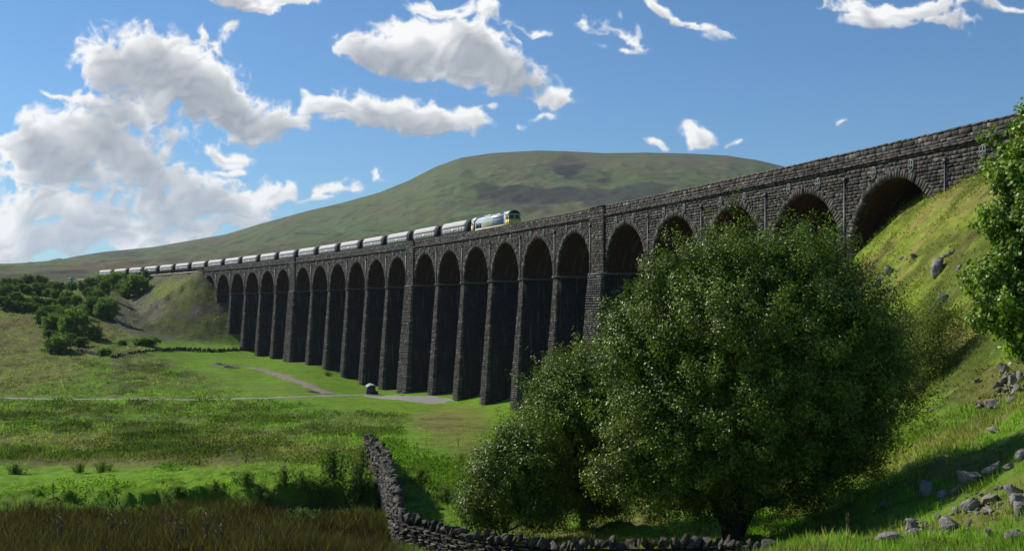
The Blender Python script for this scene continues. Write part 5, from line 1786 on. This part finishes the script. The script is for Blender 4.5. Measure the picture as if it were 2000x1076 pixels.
# clumps of tall weeds and nettles, and dead seed stems, each a thing
def weed_proto(seed, name, dead=False):
    r = np.random.RandomState(seed); t = thing(name, 'x', 'weed clump' if not dead else 'dead stem')
    m = MB(); L = []
    ns = 16 if not dead else 3
    for _ in range(ns):
        a = r.uniform(0, 6.28); q = r.uniform(0, .35 if not dead else .08)
        p0 = np.array([math.cos(a) * q, math.sin(a) * q, -.05]); h = r.uniform(.6, 1.0)
        tp_ = p0 + (math.cos(a) * q * .8 + r.normal(0, .05), math.sin(a) * q * .8, h)
        md = (p0 + tp_) / 2 + r.normal(0, .03, 3)
        m.tube([p0, md, tp_], [.012, .01, .005] if not dead else [.03, .025, .015], 4)
        nl = 60 if not dead else 26
        f = r.uniform(.1, 1, nl) if not dead else r.uniform(.72, 1, nl)
        L.append(p0 + (tp_ - p0) * f[:, None] + r.normal(0, .07 if not dead else .05, (nl, 3)))
        if dead:
            for _k in range(3):
                f_ = r.uniform(.5, .85); b_ = p0 + (tp_ - p0) * f_; e_ = b_ + (r.normal(0, .14), r.normal(0, .14), .22)
                m.tube([b_, e_], [.015, .01], 3); L.append(e_ + r.normal(0, .03, (12, 3)))
    m.build('stems', M['dead'], t)
    P = np.concatenate(L); N = r.normal(size=P.shape); N /= np.linalg.norm(N, axis=1)[:, None]
    V, Q = leaf_quads(P, N, .1 if not dead else .085, .55, r)
    tn = np.clip(r.normal(.45, .25, len(P)), 0, 1)
    mesh_obj('leaves' if not dead else 'seed_heads', V, Q, None, M['leaf_bush'] if not dead else M['dead'], t, np.repeat(np.stack([tn] * 3, 1), 4, 0))
    return t


def place_weeds(proto, lst, group, yr=(30, 300)):
    first = True
    for (px, py, w, h, lab) in lst:
        x, y, g = raymarch(px, py, 28)
        k_ = y / F; gz = float(ground_h(x, y)[0])
        sc_ = (w * k_, w * k_, h * k_)
        if first: proto.location = (x, y, gz); proto.scale = sc_; proto['label'] = lab; o = proto; first = False
        else: o = dup(proto, (x, y, gz), rg.uniform(0, 6.28), lab, sc_)
        o['group'] = group


place_weeds(weed_proto(3, 'nettle_clump'), [
    (650, 955, 60, 75, 'dark upright clump of weeds on the bank left of the wall'), (700, 1000, 60, 95, 'tall weeds growing against the left face of the wall at its corner'), (735, 905, 30, 60, 'weeds climbing the left face of the wall near its far end'),
    (705, 925, 36, 60, 'thin green weeds just left of the wall, halfway up'), (555, 965, 40, 40, 'nettle clump on the lip of the bank below the bright grass'), (590, 975, 34, 44, 'nettle clump hanging over the dark bank, right of the thistles'),
    (480, 960, 44, 32, 'dark weed clump on the crest of the bright bank'), (420, 985, 40, 30, 'weed clump in the dark hollow of the bank, left of the nettles'), (345, 985, 50, 30, 'weed clump at the left end of the dark hollow'),
    (155, 925, 24, 22, 'small dark rush clump at the back of the bright bank, left one'), (200, 922, 34, 26, 'dark rush clump at the back of the bright bank, right one'), (30, 925, 40, 24, 'brown weed clump at the left edge above the bright bank'),
    (515, 1003, 44, 40, 'leafy weeds at the foot of the bank in shade'), (630, 1005, 50, 42, 'broad weeds at the foot of the bank near the wall corner'), (215, 808, 30, 18, 'pair of dark tussocks below the long path'),
    (170, 803, 14, 12, 'single dark tussock left of the pair below the path'), (820, 950, 50, 40, 'weeds in the shade right of the wall'), (870, 985, 60, 44, 'dark weeds between the wall and the silvery bush'), (900, 905, 20, 20, 'small brown dock plant on the grass right of the wall'),
    (640, 735, 18, 10, 'low dark plants at the foot of a pier on the green'),
    (60, 1012, 46, 34, 'dark weeds where the rushes meet the bank, far left'), (270, 1015, 50, 36, 'dark weeds where the rushes meet the bank, below the seed heads'), (390, 1022, 44, 34, 'dark weeds at the rush edge under the dark hollow'), (590, 1035, 60, 34, 'leafy weeds at the right end of the rush edge')], 'clumps of weeds in the meadow')
place_weeds(weed_proto(4, 'dried_seed_stem', True), [
    (115, 1085, 40, 70, 'pale forked seed stem at the bottom left of the rushes'), (155, 1075, 26, 60, 'pale seed stem right of the forked one at bottom left'), (215, 1070, 40, 60, 'tuft of buff seed heads in the rushes, above the others'),
    (245, 1062, 40, 50, 'buff seed heads at the top of the rushes'), (330, 1068, 36, 62, 'tall buff seed head cluster in the middle of the rushes'), (350, 1080, 50, 70, 'buff seed heads at the bottom centre of the rushes'),
    (400, 1085, 44, 80, 'bright buff seed stems right of centre in the rushes'), (430, 1085, 40, 60, 'low buff seed stems near the bottom edge'), (505, 1085, 30, 60, 'single thin seed stem on the right side of the rushes'),
    (105, 990, 16, 34, 'dead thistle stem standing on the bright bank at left'), (815, 890, 10, 26, 'dead brown stem on the grass right of the wall'), (895, 880, 8, 22, 'thin dead stem beside the dock plant'),
    (1655, 1075, 14, 60, 'thin leafless sapling standing in the grass at bottom right'), (480, 905, 20, 22, 'dry stems at the back of the bank near the middle')], 'dried seed stems')

# ------------------------------------------------------------------ the air
hz = MB(); hz.box(-7600, 7600, -60, 7000, -60, 620)
hm, hnt, hout = mat_new('air')
pv = hnt.nodes.new('ShaderNodeVolumePrincipled')
pv.inputs['Color'].default_value = (.80, .88, 1.0, 1)
pv.inputs['Density'].default_value = HAZE
pv.inputs['Anisotropy'].default_value = .2
hnt.links.new(pv.outputs[0], hout.inputs['Volume'])
tag(hz.build('haze', hm, None), kind='stuff')
#@@END@@
